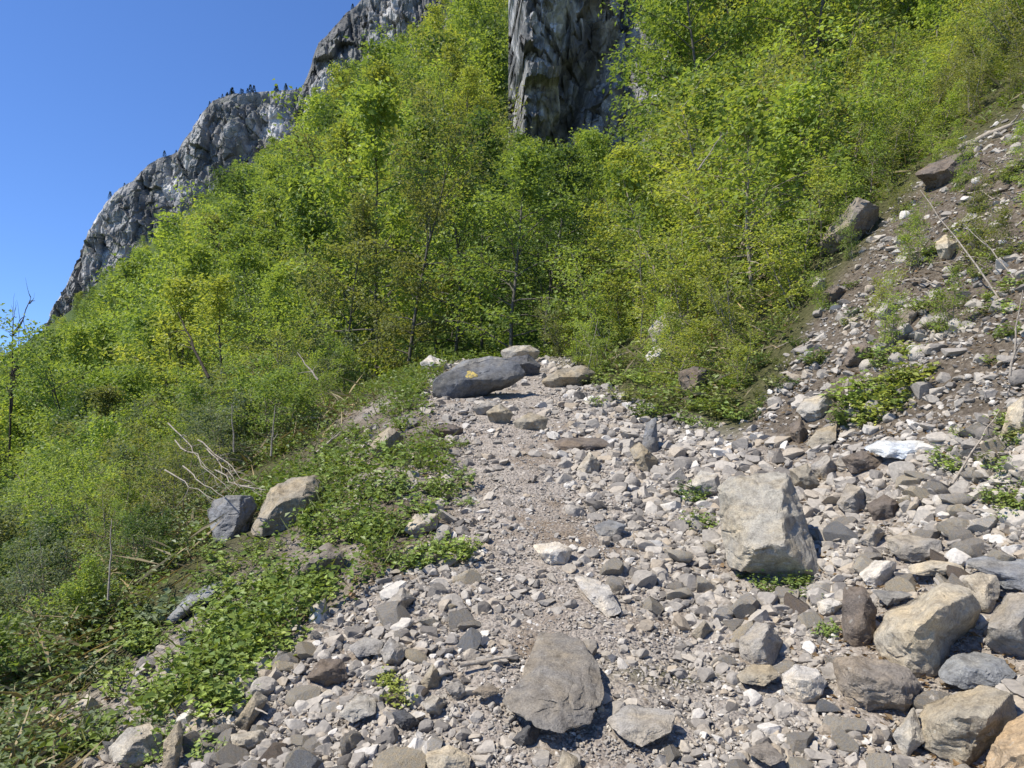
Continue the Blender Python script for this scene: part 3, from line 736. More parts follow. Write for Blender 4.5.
RIM1 = [(44,330),(56,304),(69,284),(77,266),(82,250),(88,232),(97,214),(106,202),(120,188),(135,180),(148,165),(160,158),(178,152),(184,140),(192,130),(203,112),(213,101),(235,93),(268,91),(300,88),(330,85)]
me, rim1 = cliff_mesh('cliff', RIM1, lambda p: 300 + .1 * (p - 20), .42, 95, 560, 300, 6.0, .062, 3)
tag(link('cliff', me, M['cliff']), kind='structure')
RIM2 = [(300,95),(310,70),(314,55),(320,42),(332,30),(343,16),(355,6),(365,-6),(390,-25),(430,-50),(480,-80)]
me, rim2 = cliff_mesh('cliff', RIM2, lambda p: 240 + 0 * p, .42, 90, 320, 240, 5.5, .07, 8)
tag(link('cliff', me, M['cliff']), kind='structure')
def gully(px, py):
    gc = 592 + (80 - py) * .52
    left = np.clip((px - 520) / np.maximum(gc - 520, 5), 0, 1); right = np.clip((665 - px) / np.maximum(665 - gc, 5), 0, 1)
    prof_ = np.where(px < gc, left ** 1.6, right ** .9)
    side = 6.5 * np.clip((522 + 9 * fbm(py * .035, 0, 0, 3, 88) - px) / 12, 0, 1) + 8 * np.clip((px - 657 - 9 * fbm(py * .04, 5, 0, 3, 89)) / 14, 0, 1)
    return 5.5 * prof_ + side + .9 * np.clip((py - 95) / 40, 0, 1)
me, _ = cliff_mesh('cliff', [(508,-90),(524,-150),(560,-170),(640,-175),(684,-160)], lambda p: 43 + 0 * p, .22, 26, 420, 520, 1.15, .36, 14, gully, 12, .95)
tag(link('cliff', me, M['crag']), kind='structure')

# ------------------------------------------------------------------ plants
def bend_line(r, p0, d0, L, n, droop=0.0, wob=.12, up=0.0):
    P = [np.array(p0, float)]; d = unit(np.array(d0, float)); st = L / (n - 1)
    for k in range(n - 1):
        d = unit(d + r.normal(0, wob, 3) + np.array([0, 0, up - droop * (k + 1) / n]))
        P.append(P[-1] + d * st)
    return np.array(P)

def tree_geo(seed, H, cb=.22, cr=.3, nl=22, nsub=7, leaf=.12, per=14, lean=0.0, shape='dome', stems=1):
    r = np.random.default_rng(seed); wood, LP, LD, LT = [], [], [], []
    for s in range(stems):
        a0 = r.uniform(0, 6.28); tilt = lean if stems == 1 else r.uniform(.08, .3)
        Hs = H * (1 if s == 0 else r.uniform(.65, .95))
        T = bend_line(r, (0.04 * s * math.cos(a0), .04 * s * math.sin(a0), -.15), (math.cos(a0) * tilt, math.sin(a0) * tilt, 1), Hs, 9, 0, .05, .04)
        R = H * .0085 * (1 - .85 * np.linspace(0, 1, 9)); wood.append((T, R))
        nls = max(4, int(nl / stems))
        for i in range(nls):
            f = cb + (1 - cb) * ((i + r.uniform(.1, .9)) / nls)
            k = f * 8; k0 = min(int(k), 7); p = T[k0] + (T[k0 + 1] - T[k0]) * (k - k0)
            g = (f - cb) / (1 - cb)
            prof_ = {'dome': math.sin(min(1, .25 + g * .95) * math.pi * .92) ** .8 if g < .97 else .15, 'cone': (1 - g) ** .8 + .1, 'vase': .35 + .65 * g}[shape]
            L = H * cr * max(.12, prof_) * r.uniform(.65, 1.25)
            az = a0 + i * 2.399 + r.normal(0, .3); el = .32 + .85 * g + r.normal(0, .22)
            B = bend_line(r, p, (math.cos(az) * math.cos(el), math.sin(az) * math.cos(el), math.sin(el)), L, 6, .22, .11)
            r0 = H * .0042 * (1 - .6 * g); wood.append((B, r0 * (1 - .8 * np.linspace(0, 1, 6))))
            for q in range(nsub):
                ff = .25 + .75 * (q + r.random()) / nsub; kk = min(int(ff * 5), 4)
                pp = B[kk] + (B[kk + 1] - B[kk]) * (ff * 5 - kk)
                dB = unit(B[kk + 1] - B[kk]); sd_ = unit(np.cross(dB, (0, 0, 1)) + 1e-6) * (1 if q % 2 else -1)
                S = bend_line(r, pp, dB * .7 + sd_ * r.uniform(.5, 1.1) + np.array([0, 0, r.normal(.05, .25)]), L * r.uniform(.18, .42) * (1.1 - .5 * ff) + .008 * H, 4, .12, .15)
                wood.append((S, r0 * .35 * np.array([1, .7, .45, .15])))
                m = max(3, int(per * r.uniform(.5, 1.4)))
                t = r.random(m) * 3; ti = np.minimum(t.astype(int), 2)
                pt = S[ti] + (S[ti + 1] - S[ti]) * (t - ti)[:, None]
                LP.append(pt + r.normal(0, leaf * 1.25, (m, 3)) * [1, 1, .85]); LD.append(np.repeat(unit(S[3] - S[0])[None], m, 0)); LT.append(np.full(m, r.normal(0, .13)))
    LP, LD = np.concatenate(LP), np.concatenate(LD); n = len(LP)
    D = unit(LD * .6 + r.normal(0, .6, (n, 3)) + [0, 0, -.15]); N = unit(np.array([0, 0, 1.0]) + r.normal(0, .55, (n, 3)))
    Lf = leaf * r.uniform(.6, 1.3, n)
    V, Tt = leaf_geo(LP, D, N, Lf, Lf * r.uniform(.5, .75, n))
    ti = np.clip(.5 + np.concatenate(LT) + r.normal(0, .13, n) + .1 * fbm(LP[:, 0] * 1.2, LP[:, 1] * 1.2, LP[:, 2] * 1.2, 2, seed), 0, 1)
    ti[r.random(n) < .02] = .97
    return wood, V, Tt, np.repeat(ti, 2)

def plant_proto(name, partw, partl, geo, wmat, lmat, sides=4):
    wood, V, T, ti = geo
    e = empty(name, (0, -500, -300))
    wv, wq = tubes(wood, sides)
    link(partw, mesh_np(partw, wv, None, wq, True), wmat, e)
    o = link(partl, mesh_np(partl, V, T, None, False, ti), lmat, e)
    return e
def retire(protos):
    for p in protos:
        for c in list(p.children): bpy.data.objects.remove(c)
        bpy.data.objects.remove(p)

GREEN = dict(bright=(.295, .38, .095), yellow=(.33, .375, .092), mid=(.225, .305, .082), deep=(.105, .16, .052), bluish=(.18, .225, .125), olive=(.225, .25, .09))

# --- forest on the mountainside
near_t = [plant_proto('forest_tree', 'trunk', 'crown', tree_geo(200 + k, 9.0, .06, .31, 28, 8, .15, 29, .05, ['dome', 'dome', 'dome', 'dome', 'dome', 'vase'][k]), M['bark'], M['leaf']) for k in range(6)]
far_t = [plant_proto('forest_tree', 'trunk', 'crown', tree_geo(300 + k, 9.0, .06, .30, 24, 6, .27, 15, .03, 'dome'), M['bark'], M['leaf'], 3) for k in range(4)]
CANOPY = [(-60,355),(0,338),(40,304),(62,286),(70,270),(100,250),(130,228),(150,212),(165,203),(185,185),(200,165),(225,150),(245,140),(265,128),(285,100),(300,85),(312,68),(330,58),(350,45),(380,32),(420,5),(450,-25),(500,-60),(505,-60),(512,105),(525,122),(555,130),(590,132),(610,125),(630,100),(648,75),(662,40),(675,-20),(700,-80),(1100,-300)]
spots = []; HORIZ = np.full(2600, 1e4)
cand_y = 13.2 * (135 / 13.2) ** rng.random(9000); cand_x = rng.uniform(-.80, .62, 9000) * cand_y
o_ = np.argsort(cand_y)
for k in o_:
    x, y = cand_x[k], cand_y[k]
    px = CX + F * x / y
    if px > 930 or (px > 660 and (y > 75 or y < 24)): continue
    mind = (1.95 if y < 40 else 1.6) + .036 * y
    if any((x - a) ** 2 + (y - b) ** 2 < mind * mind for a, b, *_ in spots[-160:]): continue
    z = float(height(x, y))
    H0 = rng.uniform(7, 12) * (.62 if y < 17 else .8 if y < 24 else 1 if y < 60 else 1.35) * (1.25 if px < 230 and y > 24 else 1)
    hw0 = min(.3 * H0 / y * F, 60)
    lim = max(np.interp(q, [c[0] for c in CANOPY], [c[1] for c in CANOPY]) for q in (px - hw0, px - hw0 / 2, px, px + hw0 * .3)) + rng.uniform(0, 12)
    if px > 676: lim = np.interp(px, [c[0] for c in CANOPY], [c[1] for c in CANOPY])
    if px < 510: lim += (95 if y < 18 else 55 if y < 28 else 22 if y < 45 else 0) * rng.uniform(.5, 1.2)
    if 505 < px < 665 and y > 43.5: continue
    zmax = EYE + (CY - lim) / F * y
    Hh = min(H0, zmax - z)
    if 585 < px < 700 and 18 < y < 43 and Hh < 3.0: Hh = rng.uniform(1.8, 3.0)
    if Hh < 1.8: continue
    topy = CY - (z + Hh * .92 - EYE) / y * F; hw_ = max(4, Hh * .2 / y * F); c0, c1 = int(px - hw_) + 600, int(px + hw_) + 600
    if topy > np.median(HORIZ[c0:c1]) + 34: continue
    HORIZ[c0:c1] = np.minimum(HORIZ[c0:c1], topy + .12 * Hh / y * F)
    spots.append((x, y, z, Hh, px))
print('trees', len(spots)); spots = spots[:345]
def fz(px, y):
    if y < 17: return 'just beyond the crest of the path'
    if y < 30: return 'on the lower wooded slope beyond the path'
    if y < 60: return 'halfway up the wooded mountainside'
    return 'on the high wooded ridge near the far cliffs'
tone_w = dict(bright='bright green', yellow='yellow-green', mid='fresh green', deep='dark green', olive='olive green')
for (x, y, z, Hh, px) in spots:
    tn = rng.choice(['bright', 'yellow', 'mid', 'deep', 'olive'], p=[.34, .17, .27, .14, .08])
    pr = near_t[rng.integers(6)] if y < 48 else far_t[rng.integers(4)]
    top_ = max(v[2] for v in pr.children[1].bound_box)
    f = rng.uniform(.85, 1.15); c = tuple(v * f for v in GREEN[tn])
    s = Hh / top_; wsc = s * (1.1 if Hh > 5 else 1.3)
    t = copy_thing(pr, (x, y, z - .1), rng.uniform(0, 6.28), (wsc, wsc, s), (rng.normal(0, .05), rng.normal(0, .05)), c)
    hw = 'tall' if Hh > 8 else 'medium' if Hh > 5 else 'small'
    lb = f'{hw} {tone_w[tn]} leafy tree {fz(px, y)}'
    tag(t, lb, 'tree', lb.replace(' tree ', ' trees '))
retire(near_t + far_t)

# --- little conifers on the far cliff rims
def conifer(seed):
    r = np.random.default_rng(seed); H = 6.0; P, D = [], []
    for k in range(420):
        f = r.random() ** .8; a = r.uniform(0, 6.28); rad = (1 - f) * 1.9 * r.uniform(.3, 1) + .08
        P.append((math.cos(a) * rad, math.sin(a) * rad, .5 + f * (H - .5))); D.append((math.cos(a), math.sin(a), -.35))
    P, D = np.array(P), np.array(D); L = r.uniform(.35, .75, len(P))
    V, T = leaf_geo(P, D, np.repeat([[0, 0, 1.]], len(P), 0) + r.normal(0, .3, P.shape), L, L * .5)
    return [(np.array([[0, 0, -1], [0, 0, 3], [0, 0, 6.0]]), np.array([.14, .09, .02]))], V, T, np.repeat(np.clip(r.normal(.4, .15, len(P)), 0, 1), 2)
cp = [plant_proto('conifer', 'trunk', 'crown', conifer(60 + k), M['bark'], M['conifer'], 3) for k in range(3)]
for (rx, ry, rz), pxs, nn in ((rim1, None, 30), (rim2, None, 14)):
    for k in range(nn):
        q = rng.integers(int(len(rx) * .12), int(len(rx) * .9))
        if rx is rim1[0] and rng.random() < .45: q = rng.integers(int(len(rx) * .6), int(len(rx) * .85))
        t = copy_thing(cp[rng.integers(3)], (rx[q], ry[q] + rng.uniform(0, 2.5), rz[q] - .4), rng.uniform(0, 6), rng.uniform(.25, .62) * (1.25 if rng.random() < .2 else 1), (0, 0), tuple(np.array((.022, .036, .018)) * rng.uniform(.8, 1.5)))
        wh = 'the farther left cliff' if rx is rim1[0] else 'the upper cliff behind the wooded ridge'
        tag(t, f'tiny dark conifer on the rim of {wh}', 'conifer', f'conifers on the rim of {wh}')
retire(cp)

# --- saplings on the bank to the right
sap = [plant_proto('sapling', 'stem', 'foliage', tree_geo(400 + k, 4.0, .10, .27, 34, 7, .108, 9, .1, ['vase', 'dome', 'vase', 'dome', 'vase'][k], [3, 2, 4, 1, 3][k]), M['pale'], M['leaf'], 4) for k in range(5)]
def bank_top(px):
    return np.interp(px, [560, 590, 640, 690, 740, 790, 830, 880, 940, 1024, 1300], [372, 380, 392, 410, 395, 335, 262, 200, 140, 95, 20])
sp_list = []
cand = np.stack([rng.uniform(.05, .98, 6000), 5.2 * (27 / 5.2) ** rng.random(6000)], 1)
for fx_, y in cand[np.argsort(cand[:, 1])]:
    x = fx_ * y; px = CX + F * fx_; z = float(height(x, y)); py = CY - (z - EYE) / y * F
    if py < -60: continue
    if px < 560 or (px < 600 and y < 9.5): continue
    if py > bank_top(px) - 3 - 6 * rng.random() and not (px > 780 and rng.random() < .10 and py < 360): continue
    md = (.40 + .042 * y) * (.72 if px > 800 else 1)
    if any((x - a) ** 2 + (y - b) ** 2 < md * md for a, b, *_ in sp_list): continue
    sp_list.append((x, y, z, px, py))
print('saplings', len(sp_list)); sp_list = sp_list[:300]
for (x, y, z, px, py) in sp_list:
    edge = (bank_top(px) - py)
    h_ = float(np.clip(.7 + edge * .022, .45, 3.4)) * rng.uniform(.6, 1.2) * (1 + .02 * max(0, y - 9))
    if px < 640: h_ = min(h_, 2.2 + .02 * max(0, px - 600))
    if px > 800 and edge > 0: h_ = max(h_, rng.uniform(.7, 1.3))
    if 560 < px < 660: h_ = min(h_, (EYE + (CY - (150 - .5 * (px - 560))) / F * y - z))
    h_ = max(h_, .5)
    tn = rng.choice(['bright', 'yellow', 'olive', 'mid'], p=[.3, .3, .22, .18])
    t = copy_thing(sap[rng.integers(5)], (x, y, z - .03), rng.uniform(0, 6.28), (h_ / 4.0 * rng.uniform(1.05, 1.4),) * 2 + (h_ / 4.0,), (rng.normal(0, .1), rng.normal(-.12, .1)), tuple(np.array(GREEN[tn]) * rng.uniform(.85, 1.2)))
    zn = 'low on the bank beside the path' if py > 300 else 'on the upper bank above the broken soil' if px > 820 else 'in the thicket above the path'
    lb = f'{"tall" if h_ > 2.2 else "waist-high" if h_ > 1 else "low"} {tone_w[tn]} sapling with thin pale stems {zn}'
    tag(t, lb, 'sapling', lb.replace('sapling', 'saplings'))
retire(sap)

# --- shrubs of the thicket on the left
shr = [plant_proto('shrub', 'stem', 'foliage', tree_geo(500 + k, 2.4, .06, .42, 44, 7, [.06, .07, .055, .08][k], 15, .05, 'dome', [3, 4, 5, 3][k]), M['pale'], M['leaf'], 4) for k in range(4)]
def left_bound(py):      # rightmost px where thicket may stand
    return np.interp(py, [300, 350, 390, 430, 470, 500, 560, 620, 680, 768], [430, 392, 358, 312, 250, 208, 175, 120, 60, 10])
sl = []
cand = np.stack([rng.uniform(-.84, -.08, 9000), 3.4 * (18 / 3.4) ** rng.random(9000)], 1)
for fx_, y in cand[np.argsort(cand[:, 1])]:
    x = fx_ * y; px = CX + F * fx_; z = float(height(x, y)); py = CY - (z - EYE) / y * F
    if px > left_bound(py) - 8 or py < 325: continue
    md = .36 + .04 * y
    if any((x - a) ** 2 + (y - b) ** 2 < md * md for a, b, *_ in sl): continue
    sl.append((x, y, z, px, py))
for (x, y, z, px, py) in sl[:230]:
    gap = left_bound(py) - px
    h_ = float(np.clip(.48 + gap * .0036 + max(0, y - 5) * .14, .35, 2.8)) * rng.uniform(.75, 1.2)
    top = np.interp(px, [0, 60, 150, 300, 430], [345, 330, 300, 255, 290]) + rng.uniform(0, 40)
    h_ = max(.3, min(h_, EYE + (CY - top) / F * y - z))
    low = py > 470
    tn = rng.choice(['bluish', 'mid', 'deep', 'bright', 'olive'], p=[.36, .28, .10, .15, .11] if low else [.16, .26, .12, .30, .16])
    t = copy_thing(shr[rng.integers(4)], (x, y, z - .04), rng.uniform(0, 6.28), (h_ / 2.4 * rng.uniform(1.0, 1.4),) * 2 + (h_ / 2.4,), (rng.normal(0, .08), rng.normal(-.08, .08)), tuple(np.array(GREEN[tn]) * rng.uniform(.85, 1.15)))
    zn = 'at the shaded foot of the left thicket' if low else 'in the left thicket below the mountain forest' if y > 8 else 'in the middle of the left thicket'
    tw = dict(bluish='blue-green', **tone_w)[tn]
    lb = f'{"tall" if h_ > 1.4 else "waist-high" if h_ > .8 else "low"} {tw} shrub with small leaves {zn}'
    tag(t, lb, 'shrub', lb.replace('shrub', 'shrubs'))
retire(shr)

# --- low herbs beside the path and on the bank
def herb_geo(seed, R=.22, n=26, leaf=.05, up=.16):
    r = np.random.default_rng(seed); wood, P, D, N = [], [], [], []
    for k in range(n):
        a = r.uniform(0, 6.28); out = R * math.sqrt(r.random()); hh = up * r.uniform(.45, 1.2) * (1.15 - .5 * out / R)
        S = bend_line(r, (math.cos(a) * out * .35, math.sin(a) * out * .35, -.02), (math.cos(a) * out * 2.2 / R * .4, math.sin(a) * out * 2.2 / R * .4, 1), max(hh, .03) + out * .4, 4, .1, .14)
        wood.append((S, np.array([.0022, .0018, .0014, .0008])))
        for q in range(r.integers(3, 7)):
            t = r.uniform(.8, 3); i = min(int(t), 2); P.append(S[i] + (S[i + 1] - S[i]) * (t - i)); b = r.uniform(0, 6.28)
            D.append((math.cos(b), math.sin(b), r.normal(.1, .25))); N.append((r.normal(0, .4), r.normal(0, .4), 1))
    P, D, N = np.array(P), np.array(D), unit(np.array(N)); L = leaf * r.uniform(.55, 1.25, len(P))
    V, T = leaf_geo(P, D, N, L, L * r.uniform(.6, .9, len(P)), .1)
    return wood, V, T, np.repeat(np.clip(r.normal(.52, .16, len(P)), 0, 1), 2)
hb = [plant_proto('herb', 'stem', 'leaves', herb_geo(700 + k, .2, 30, [.042, .052, .036, .046, .03][k], [.14, .18, .12, .2, .1][k]), M['herb'], M['herb'], 3) for k in range(5)]
for p in hb: p.children[0].color = (.12, .15, .04, 1); p.children[1].color = (.12, .15, .04, 1)
HERB = [  # polygon in the photograph, how many, size, tones, where
 ([(300,520),(330,440),(380,395),(430,375),(420,420),(460,440),(478,520),(470,560),(430,575),(360,560)], 50, .9, ('bright', 'mid', 'mid'), 'in the green strip along the left edge of the path'),
 ([(110,690),(130,650),(200,615),(260,590),(310,570),(330,600),(300,650),(250,680),(220,720),(150,720)], 44, .95, ('bright', 'mid', 'bright'), 'in the leafy patch at the left edge of the rubble'),
 ([(190,600),(200,545),(260,540),(340,470),(350,540),(300,590),(230,620)], 26, .8, ('mid', 'bright', 'olive'), 'between the blue-grey rock and the long bluish slab'),
 ([(20,690),(60,600),(150,550),(215,560),(180,620),(120,670),(70,700)], 34, 1.0, ('bluish', 'mid', 'bluish'), 'among the brambles on the slope below the thicket'),
 ([(0,768),(0,720),(60,690),(110,715),(170,745),(250,745),(300,768)], 20, .75, ('mid', 'bluish', 'mid'), 'in the foreground corner below the thicket'),
 ([(575,395),(600,370),(700,372),(760,380),(720,425),(680,440),(610,415)], 36, .95, ('bright', 'olive', 'mid'), 'at the foot of the bank right of the path'),
 ([(838,430),(845,380),(880,350),(922,350),(915,390),(880,425),(850,450)], 20, 1.15, ('bright', 'yellow', 'mid'), 'in the leafy bush on the soil bank'),
 ([(925,450),(960,435),(1024,425),(1024,545),(985,540),(985,480),(930,465)], 16, .8, ('mid', 'olive', 'bright'), 'by the brown hollow at the edge of the soil bank'),
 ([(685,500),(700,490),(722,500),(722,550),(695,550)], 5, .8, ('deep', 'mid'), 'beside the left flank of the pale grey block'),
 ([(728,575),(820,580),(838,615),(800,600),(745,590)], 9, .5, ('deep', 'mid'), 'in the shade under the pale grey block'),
 ([(370,690),(385,680),(412,680),(414,705),(380,712)], 4, .6, ('bright', 'yellow'), 'growing alone out of the left rubble'),
 ([(820,640),(840,620),(842,645)], 2, .5, ('mid', 'mid'), 'between the white stone and the upright brown rock'),
 ([(944,745),(965,742),(962,757),(948,757)], 1, .6, ('bright', 'bright'), 'at the foot of the broad brown boulder'),
 ([(700,400),(780,340),(850,270),(870,300),(800,385),(740,430)], 24, .8, ('olive', 'mid', 'deep'), 'scattered where the bank meets the saplings'),
 ([(880,310),(1024,150),(1024,380),(950,350)], 28, .8, ('olive', 'mid', 'bright'), 'dotted over the upper bare bank'),
]
def in_poly(p, x, y):
    c = False; n = len(p); j = n - 1
    for i in range(n):
        if (p[i][1] > y) != (p[j][1] > y) and x < (p[j][0] - p[i][0]) * (y - p[i][1]) / (p[j][1] - p[i][1]) + p[i][0]: c = not c
        j = i
    return c
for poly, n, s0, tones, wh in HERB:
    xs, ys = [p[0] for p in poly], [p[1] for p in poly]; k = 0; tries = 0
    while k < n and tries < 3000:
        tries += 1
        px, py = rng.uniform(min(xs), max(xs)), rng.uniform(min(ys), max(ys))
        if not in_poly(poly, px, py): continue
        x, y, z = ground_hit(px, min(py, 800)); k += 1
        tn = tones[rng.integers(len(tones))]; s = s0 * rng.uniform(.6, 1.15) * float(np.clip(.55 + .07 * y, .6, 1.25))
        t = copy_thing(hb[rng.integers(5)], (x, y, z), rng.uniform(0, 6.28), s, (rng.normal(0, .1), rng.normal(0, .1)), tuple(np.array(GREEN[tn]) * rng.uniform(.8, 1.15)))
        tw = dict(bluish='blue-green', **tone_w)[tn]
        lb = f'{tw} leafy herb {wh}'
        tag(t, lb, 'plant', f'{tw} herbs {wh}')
retire(hb)

# --- ground cover: low leaves, dry stalks and twig litter nobody could count
def cover(name, n, region, leaf, hgt, col, mat, wfac=.65, upright=.0, ymax=14, dens=None, tmean=.5):
    y = 2.0 * (ymax / 2.0) ** rng.random(n * 8); x = rng.uniform(-.9, 1.02, n * 8) * y
    z = height(x, y); px, py = CX + F * x / y, CY - F * (z - EYE) / y
    p = region(x, y, px, py) * np.clip(.5 + 1.2 * fbm(x * 1.6, y * 1.6, 0, 3, 55), .05, 1)
    kp = rng.random(n * 8) < p; x, y, z = x[kp][:n], y[kp][:n], z[kp][:n]; m = len(x)
    P = np.stack([x, y, z + rng.uniform(-.01, 1, m) ** 1.0 * hgt], -1)
    a = rng.uniform(0, 6.28, m)
    D = np.stack([np.cos(a), np.sin(a), rng.normal(.1, .3, m) + upright * 3], -1)
    N = np.array([0, 0, 1.]) * (1 - upright) + rng.normal(0, .5, (m, 3))
    L = leaf * rng.uniform(.5, 1.35, m) * np.clip(.6 + .07 * y, .7, 1.4)
    V, T = leaf_geo(P, D, unit(N), L, L * wfac * rng.uniform(.8, 1.2, m))
    o = link(name, mesh_np(name, V, T, None, False, np.repeat(np.clip(rng.normal(tmean, .19, m), 0, 1), 2)), mat, None, col); tag(o, kind='stuff')
leftzone = lambda x, y, px, py: np.clip((left_bound(py) + 45 - px) / 60, 0, 1) * (x < 0)
rightzone = lambda x, y, px, py: np.clip((bank_top(px) + 18 - py) / 40, 0, 1) * (px > 585) * (x > 0)
beyond = lambda x, y, px, py: np.clip((y - 11.8) / 1.5, 0, 1)
verge = lambda x, y, px, py: (1 - np.clip(rubble_mask(x, y) * 1.6, 0, 1)) * (x < path_x(y) - .3) * (y > 2.6) * np.clip(fbm(x * 1.7, y * 1.7, 0, 3, 56) * 5 + 1.0, .10, 1)
nobody = lambda x, y, px, py: np.maximum(np.maximum(np.maximum(verge(x, y, px, py), leftzone(x, y, px, py)), rightzone(x, y, px, py)), beyond(x, y, px, py))
old_ = lambda x, y, px, py: np.maximum(np.maximum(leftzone(x, y, px, py), rightzone(x, y, px, py)), beyond(x, y, px, py))
cover('ground_cover', 85000, nobody, .045, .16, (.17, .235, .05), M['herb'], ymax=17)
cover('undergrowth', 24000, lambda x, y, px, py: leftzone(x, y, px, py) * (py > 430), .038, .30, (.17, .215, .095), M['herb'], .55, ymax=9)
cover('undergrowth', 17000, lambda x, y, px, py: rightzone(x, y, px, py) * (y > 5), .05, .32, (.20, .245, .065), M['herb'], .6, ymax=16)
M['straw'] = mat_leaf('dry straw', (.34, .28, .17), .2, .8)
cover('dry_grass', 7000, lambda x, y, px, py: np.maximum(leftzone(x, y, px, py) * (py > 400) * .8, rightzone(x, y, px, py) * (py > 180)), .13, .10, None, M['straw'], .022, .25, ymax=10)
M['litter'] = mat_leaf('dead leaf', (.20, .135, .075), .15, .8)
cover('grass', 12000, lambda x, y, px, py: np.maximum(np.maximum(verge(x, y, px, py), leftzone(x, y, px, py) * (py > 380)), rightzone(x, y, px, py) * .8), .12, .08, (.24, .275, .10), M['herb'], .05, .42, ymax=12)
cover('dry_stalks', 6500, lambda x, y, px, py: np.maximum(leftzone(x, y, px, py) * (py > 400), .35 * rightzone(x, y, px, py)), .30, .14, None, M['straw'], .012, .12, ymax=11, tmean=.5)
cover('leaf_litter', 14000, lambda x, y, px, py: np.maximum(scree_mask(x, y) * .6, np.maximum(verge(x, y, px, py), np.maximum(rightzone(x, y, px, py), leftzone(x, y, px, py))) * .7), .035, .015, None, M['litter'], .7, ymax=12)

# ------------------------------------------------------------------ dead wood
def stick(p0, p1, r0, label, mat='dead', name='dead_branch', n=8, forks=2, y0=None, y1=None, lift=(0, 0), cat='branch', wob=.009, group=None):
    """a branch from one spot to another; ends given as the photograph's spots, with their distance when they are off the ground"""
    def pt(p, yy, lf):
        if yy is None:
            x, y, z = ground_hit(*p); return np.array([x, y, z + lf])
        return np.array([(p[0] - CX) / F * yy, yy, EYE + (CY - p[1]) / F * yy])
    a, b = pt(p0, y0, lift[0]), pt(p1, y1, lift[1]); L = np.linalg.norm(b - a)
    if group and L > 1.3: return None
    r = np.random.default_rng(int(p0[0] * 17 + p0[1]))
    t = np.linspace(0, 1, n)[:, None]
    P = a + (b - a) * t + r.normal(0, wob, (n, 3)) * L * np.sin(t * np.pi) ; R = r0 * (1 - .7 * t[:, 0])
    ls = [(P, R)]
    for k in range(forks):
        i = r.integers(n // 3, n - 1); d = unit(P[i] - P[i - 1]) + r.normal(0, .5, 3)
        ls.append((bend_line(r, P[i], d, L * r.uniform(.15, .4), 5, .05, .12), R[i] * np.array([.7, .55, .4, .3, .15])))
    V, Q = tubes(ls, 6); c = V.mean(0)
    o = link(name, mesh_np(name, V - c, None, Q, True), M[mat], None, None, tuple(c))
    tag(o, label, cat, group)
S_ = stick
S_((1010,376),(1023,290),.007,'thin pale dead stem standing up at the outer edge of the soil bank',y0=3.9,y1=3.9)
S_((1000,300),(920,190),.008,'bare grey branch slanting down across the upper bare bank',y0=5.2,y1=5.9)
S_((1024,288),(965,225),.006,'second thinner branch lying above the slanting grey branch',y0=5.1,y1=5.6)
S_((952,492),(1000,428),.007,'curved thin stick lying on rubble below the soil bank',lift=(.04,.1))
S_((960,152),(1030,122),.05,'pale bleached log lying high on the bank at the edge of view',lift=(.05,.06),name='log',cat='log',forks=1)
S_((966,196),(1026,168),.045,'dark rotting log below the pale bleached log','darkwood','log',lift=(.03,.03),cat='log',forks=1)
S_((970,206),(1010,192),.025,'short dark dead branch in front of the rotting log','darkwood',lift=(.03,.03))
S_((800,160),(842,144),.018,'pale fallen branch caught among the saplings',lift=(.15,.3))
S_((698,170),(722,135),.012,'pale slanting dead stem among saplings above the path',y0=8.8,y1=8.8)
for q, (a, b, y0, y1) in enumerate([((168,423),(214,473),5.1,4.7),((207,449),(240,488),4.8,4.4),((183,466),(224,497),4.7,4.3),((240,486),(266,490),4.4,4.3),((175,440),(232,492),4.9,4.4),((198,440),(250,482),4.9,4.4),((215,470),(262,496),4.6,4.3),((165,470),(215,500),4.7,4.3)]):
    S_(a, b, .0052, 'bleached dry stick in the pile above the blue-grey rock', y0=y0, y1=y1, group='dry sticks piled above the blue-grey rock', forks=5, wob=.022)
S_((234,452),(232,404),.007,'upright dead stalk behind the stick pile',y0=5.4,y1=5.4,forks=1)
S_((271,456),(275,406),.008,'forked dead stalk standing right of the stick pile',y0=5.6,y1=5.6,forks=3)
S_((318,380),(297,352),.011,'leaning dead pale stem in the thicket above the stick pile',y0=7.2,y1=7.4)
S_((316,462),(342,443),.014,'short grey branch lying on herbs left of the path',lift=(.08,.12))
S_((209,378),(178,312),.020,'dark bare trunk leaning left out of the thicket','darkwood',y0=8.5,y1=8.9,forks=4)
S_((60,585),(98,604),.008,'pale dry stalk lying on the dark brambles',lift=(.2,.2))
S_((108,600),(112,520),.006,'thin upright dry stalk rising from dark brambles',y0=3.7,y1=3.8,forks=1)
S_((460,676),(518,668),.011,'pale stick lying on stones left of the foreground slab',lift=(.04,.05),forks=0)
S_((250,722),(268,732),.006,'short twig across the pale block in the leafy patch',lift=(.06,.06),forks=0)
S_((588,372),(598,318),.010,'reddish bare stem standing right of the crest of the path','pale',y0=9.5,y1=9.5,forks=3)

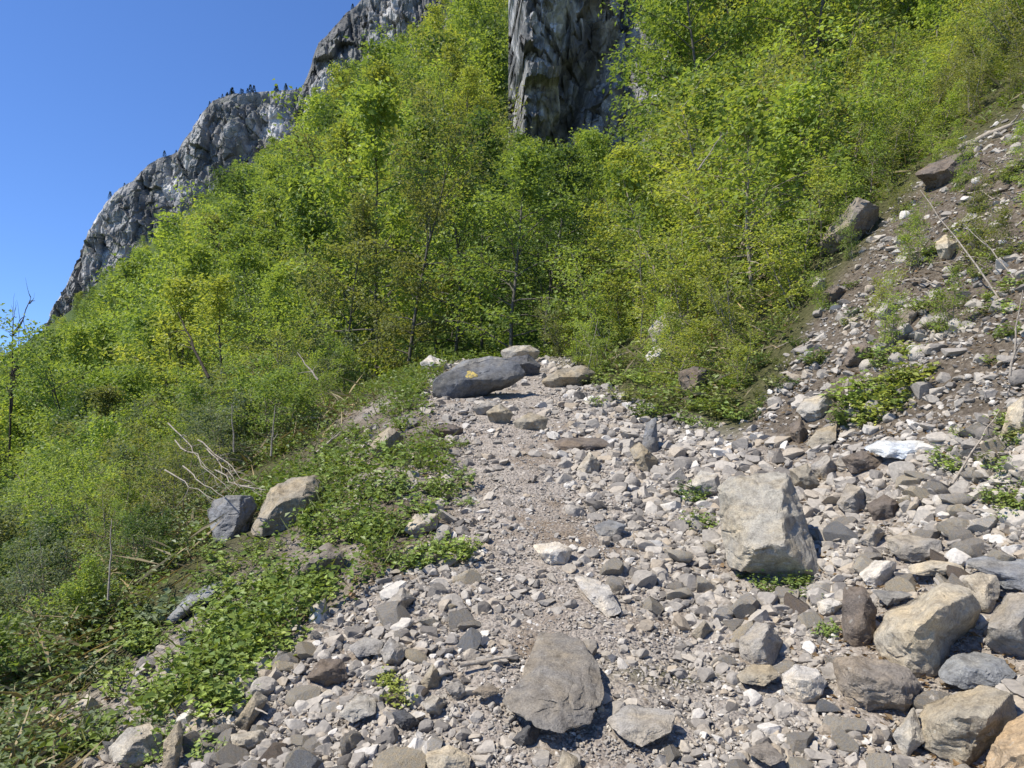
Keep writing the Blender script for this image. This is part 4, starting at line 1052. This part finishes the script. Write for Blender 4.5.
for k in range(34):
    px = rng.uniform(760, 1030); py = rng.uniform(bank_top(px) - 10, min(430, bank_top(px) + 130)); a = rng.normal(.35, .6); L = rng.uniform(14, 60)
    S_((px, py), (px + L * math.cos(a), py - L * math.sin(a)), rng.uniform(.004, .010), 'thin dry twig lying on the bare bank under the saplings', 'dead' if k % 3 else 'darkwood', 'twig', lift=(.015, .05), cat='twig', group='dry twigs on the bare bank', wob=.02)
for k in range(26):
    px, py = rng.uniform(150, 255), rng.uniform(445, 505); a = rng.normal(-.7, .45); L = rng.uniform(25, 80)
    S_((px, py), (px + L * math.cos(a), py - L * math.sin(a)), rng.uniform(.003, .0055), 'thin bent straw-coloured cane in the tangle by the blue-grey rock', 'dead', 'dry_cane', lift=(.25, .05), cat='cane', group='dry canes tangled by the blue-grey rock', wob=.03, forks=1)
# --- bare tree at the far left
r = np.random.default_rng(9); W = []
Tt = bend_line(r, (0, 0, -.4), (.05, 0, 1), 6.2, 9, 0, .10); W.append((Tt, .16 * (1 - .75 * np.linspace(0, 1, 9))))
L2 = []
for k in range(13):
    i = r.integers(4, 9); a = r.uniform(0, 6.28)
    B = bend_line(r, Tt[min(i, 8)], (math.cos(a), math.sin(a) * .6, r.uniform(.1, .8)), r.uniform(.9, 2.0), 7, 0, .3, .1); L2.append((B, .05 * (1 - .8 * np.linspace(0, 1, 7))))
    for q in range(5):
        j = r.integers(2, 7); L2.append((bend_line(r, B[j], r.normal(0, 1, 3) + [0, 0, .5], r.uniform(.3, .9), 5, 0, .3, .1), .018 * np.array([1, .8, .6, .4, .2])))
bt = empty('bare_tree', (0, 0, 0)); yb = 30.0; xb = (5 - CX) / F * yb
bt.location = (xb, yb, EYE + (CY - 395) / F * yb)
V, Q = tubes(W, 7); link('trunk', mesh_np('trunk', V, None, Q, True), M['darkwood'], bt)
V, Q = tubes(L2, 5); link('crown', mesh_np('crown', V, None, Q, True), M['darkwood'], bt)
bt.location[2] = float(height(xb, yb)); s = (EYE + (CY - 297) / F * yb - bt.location[2]) / 6.4; bt.scale = (min(s, 1.6) * .34,) * 2 + (s,)
tag(bt, 'dark gnarled leafless tree standing against the sky at the far left', 'tree')
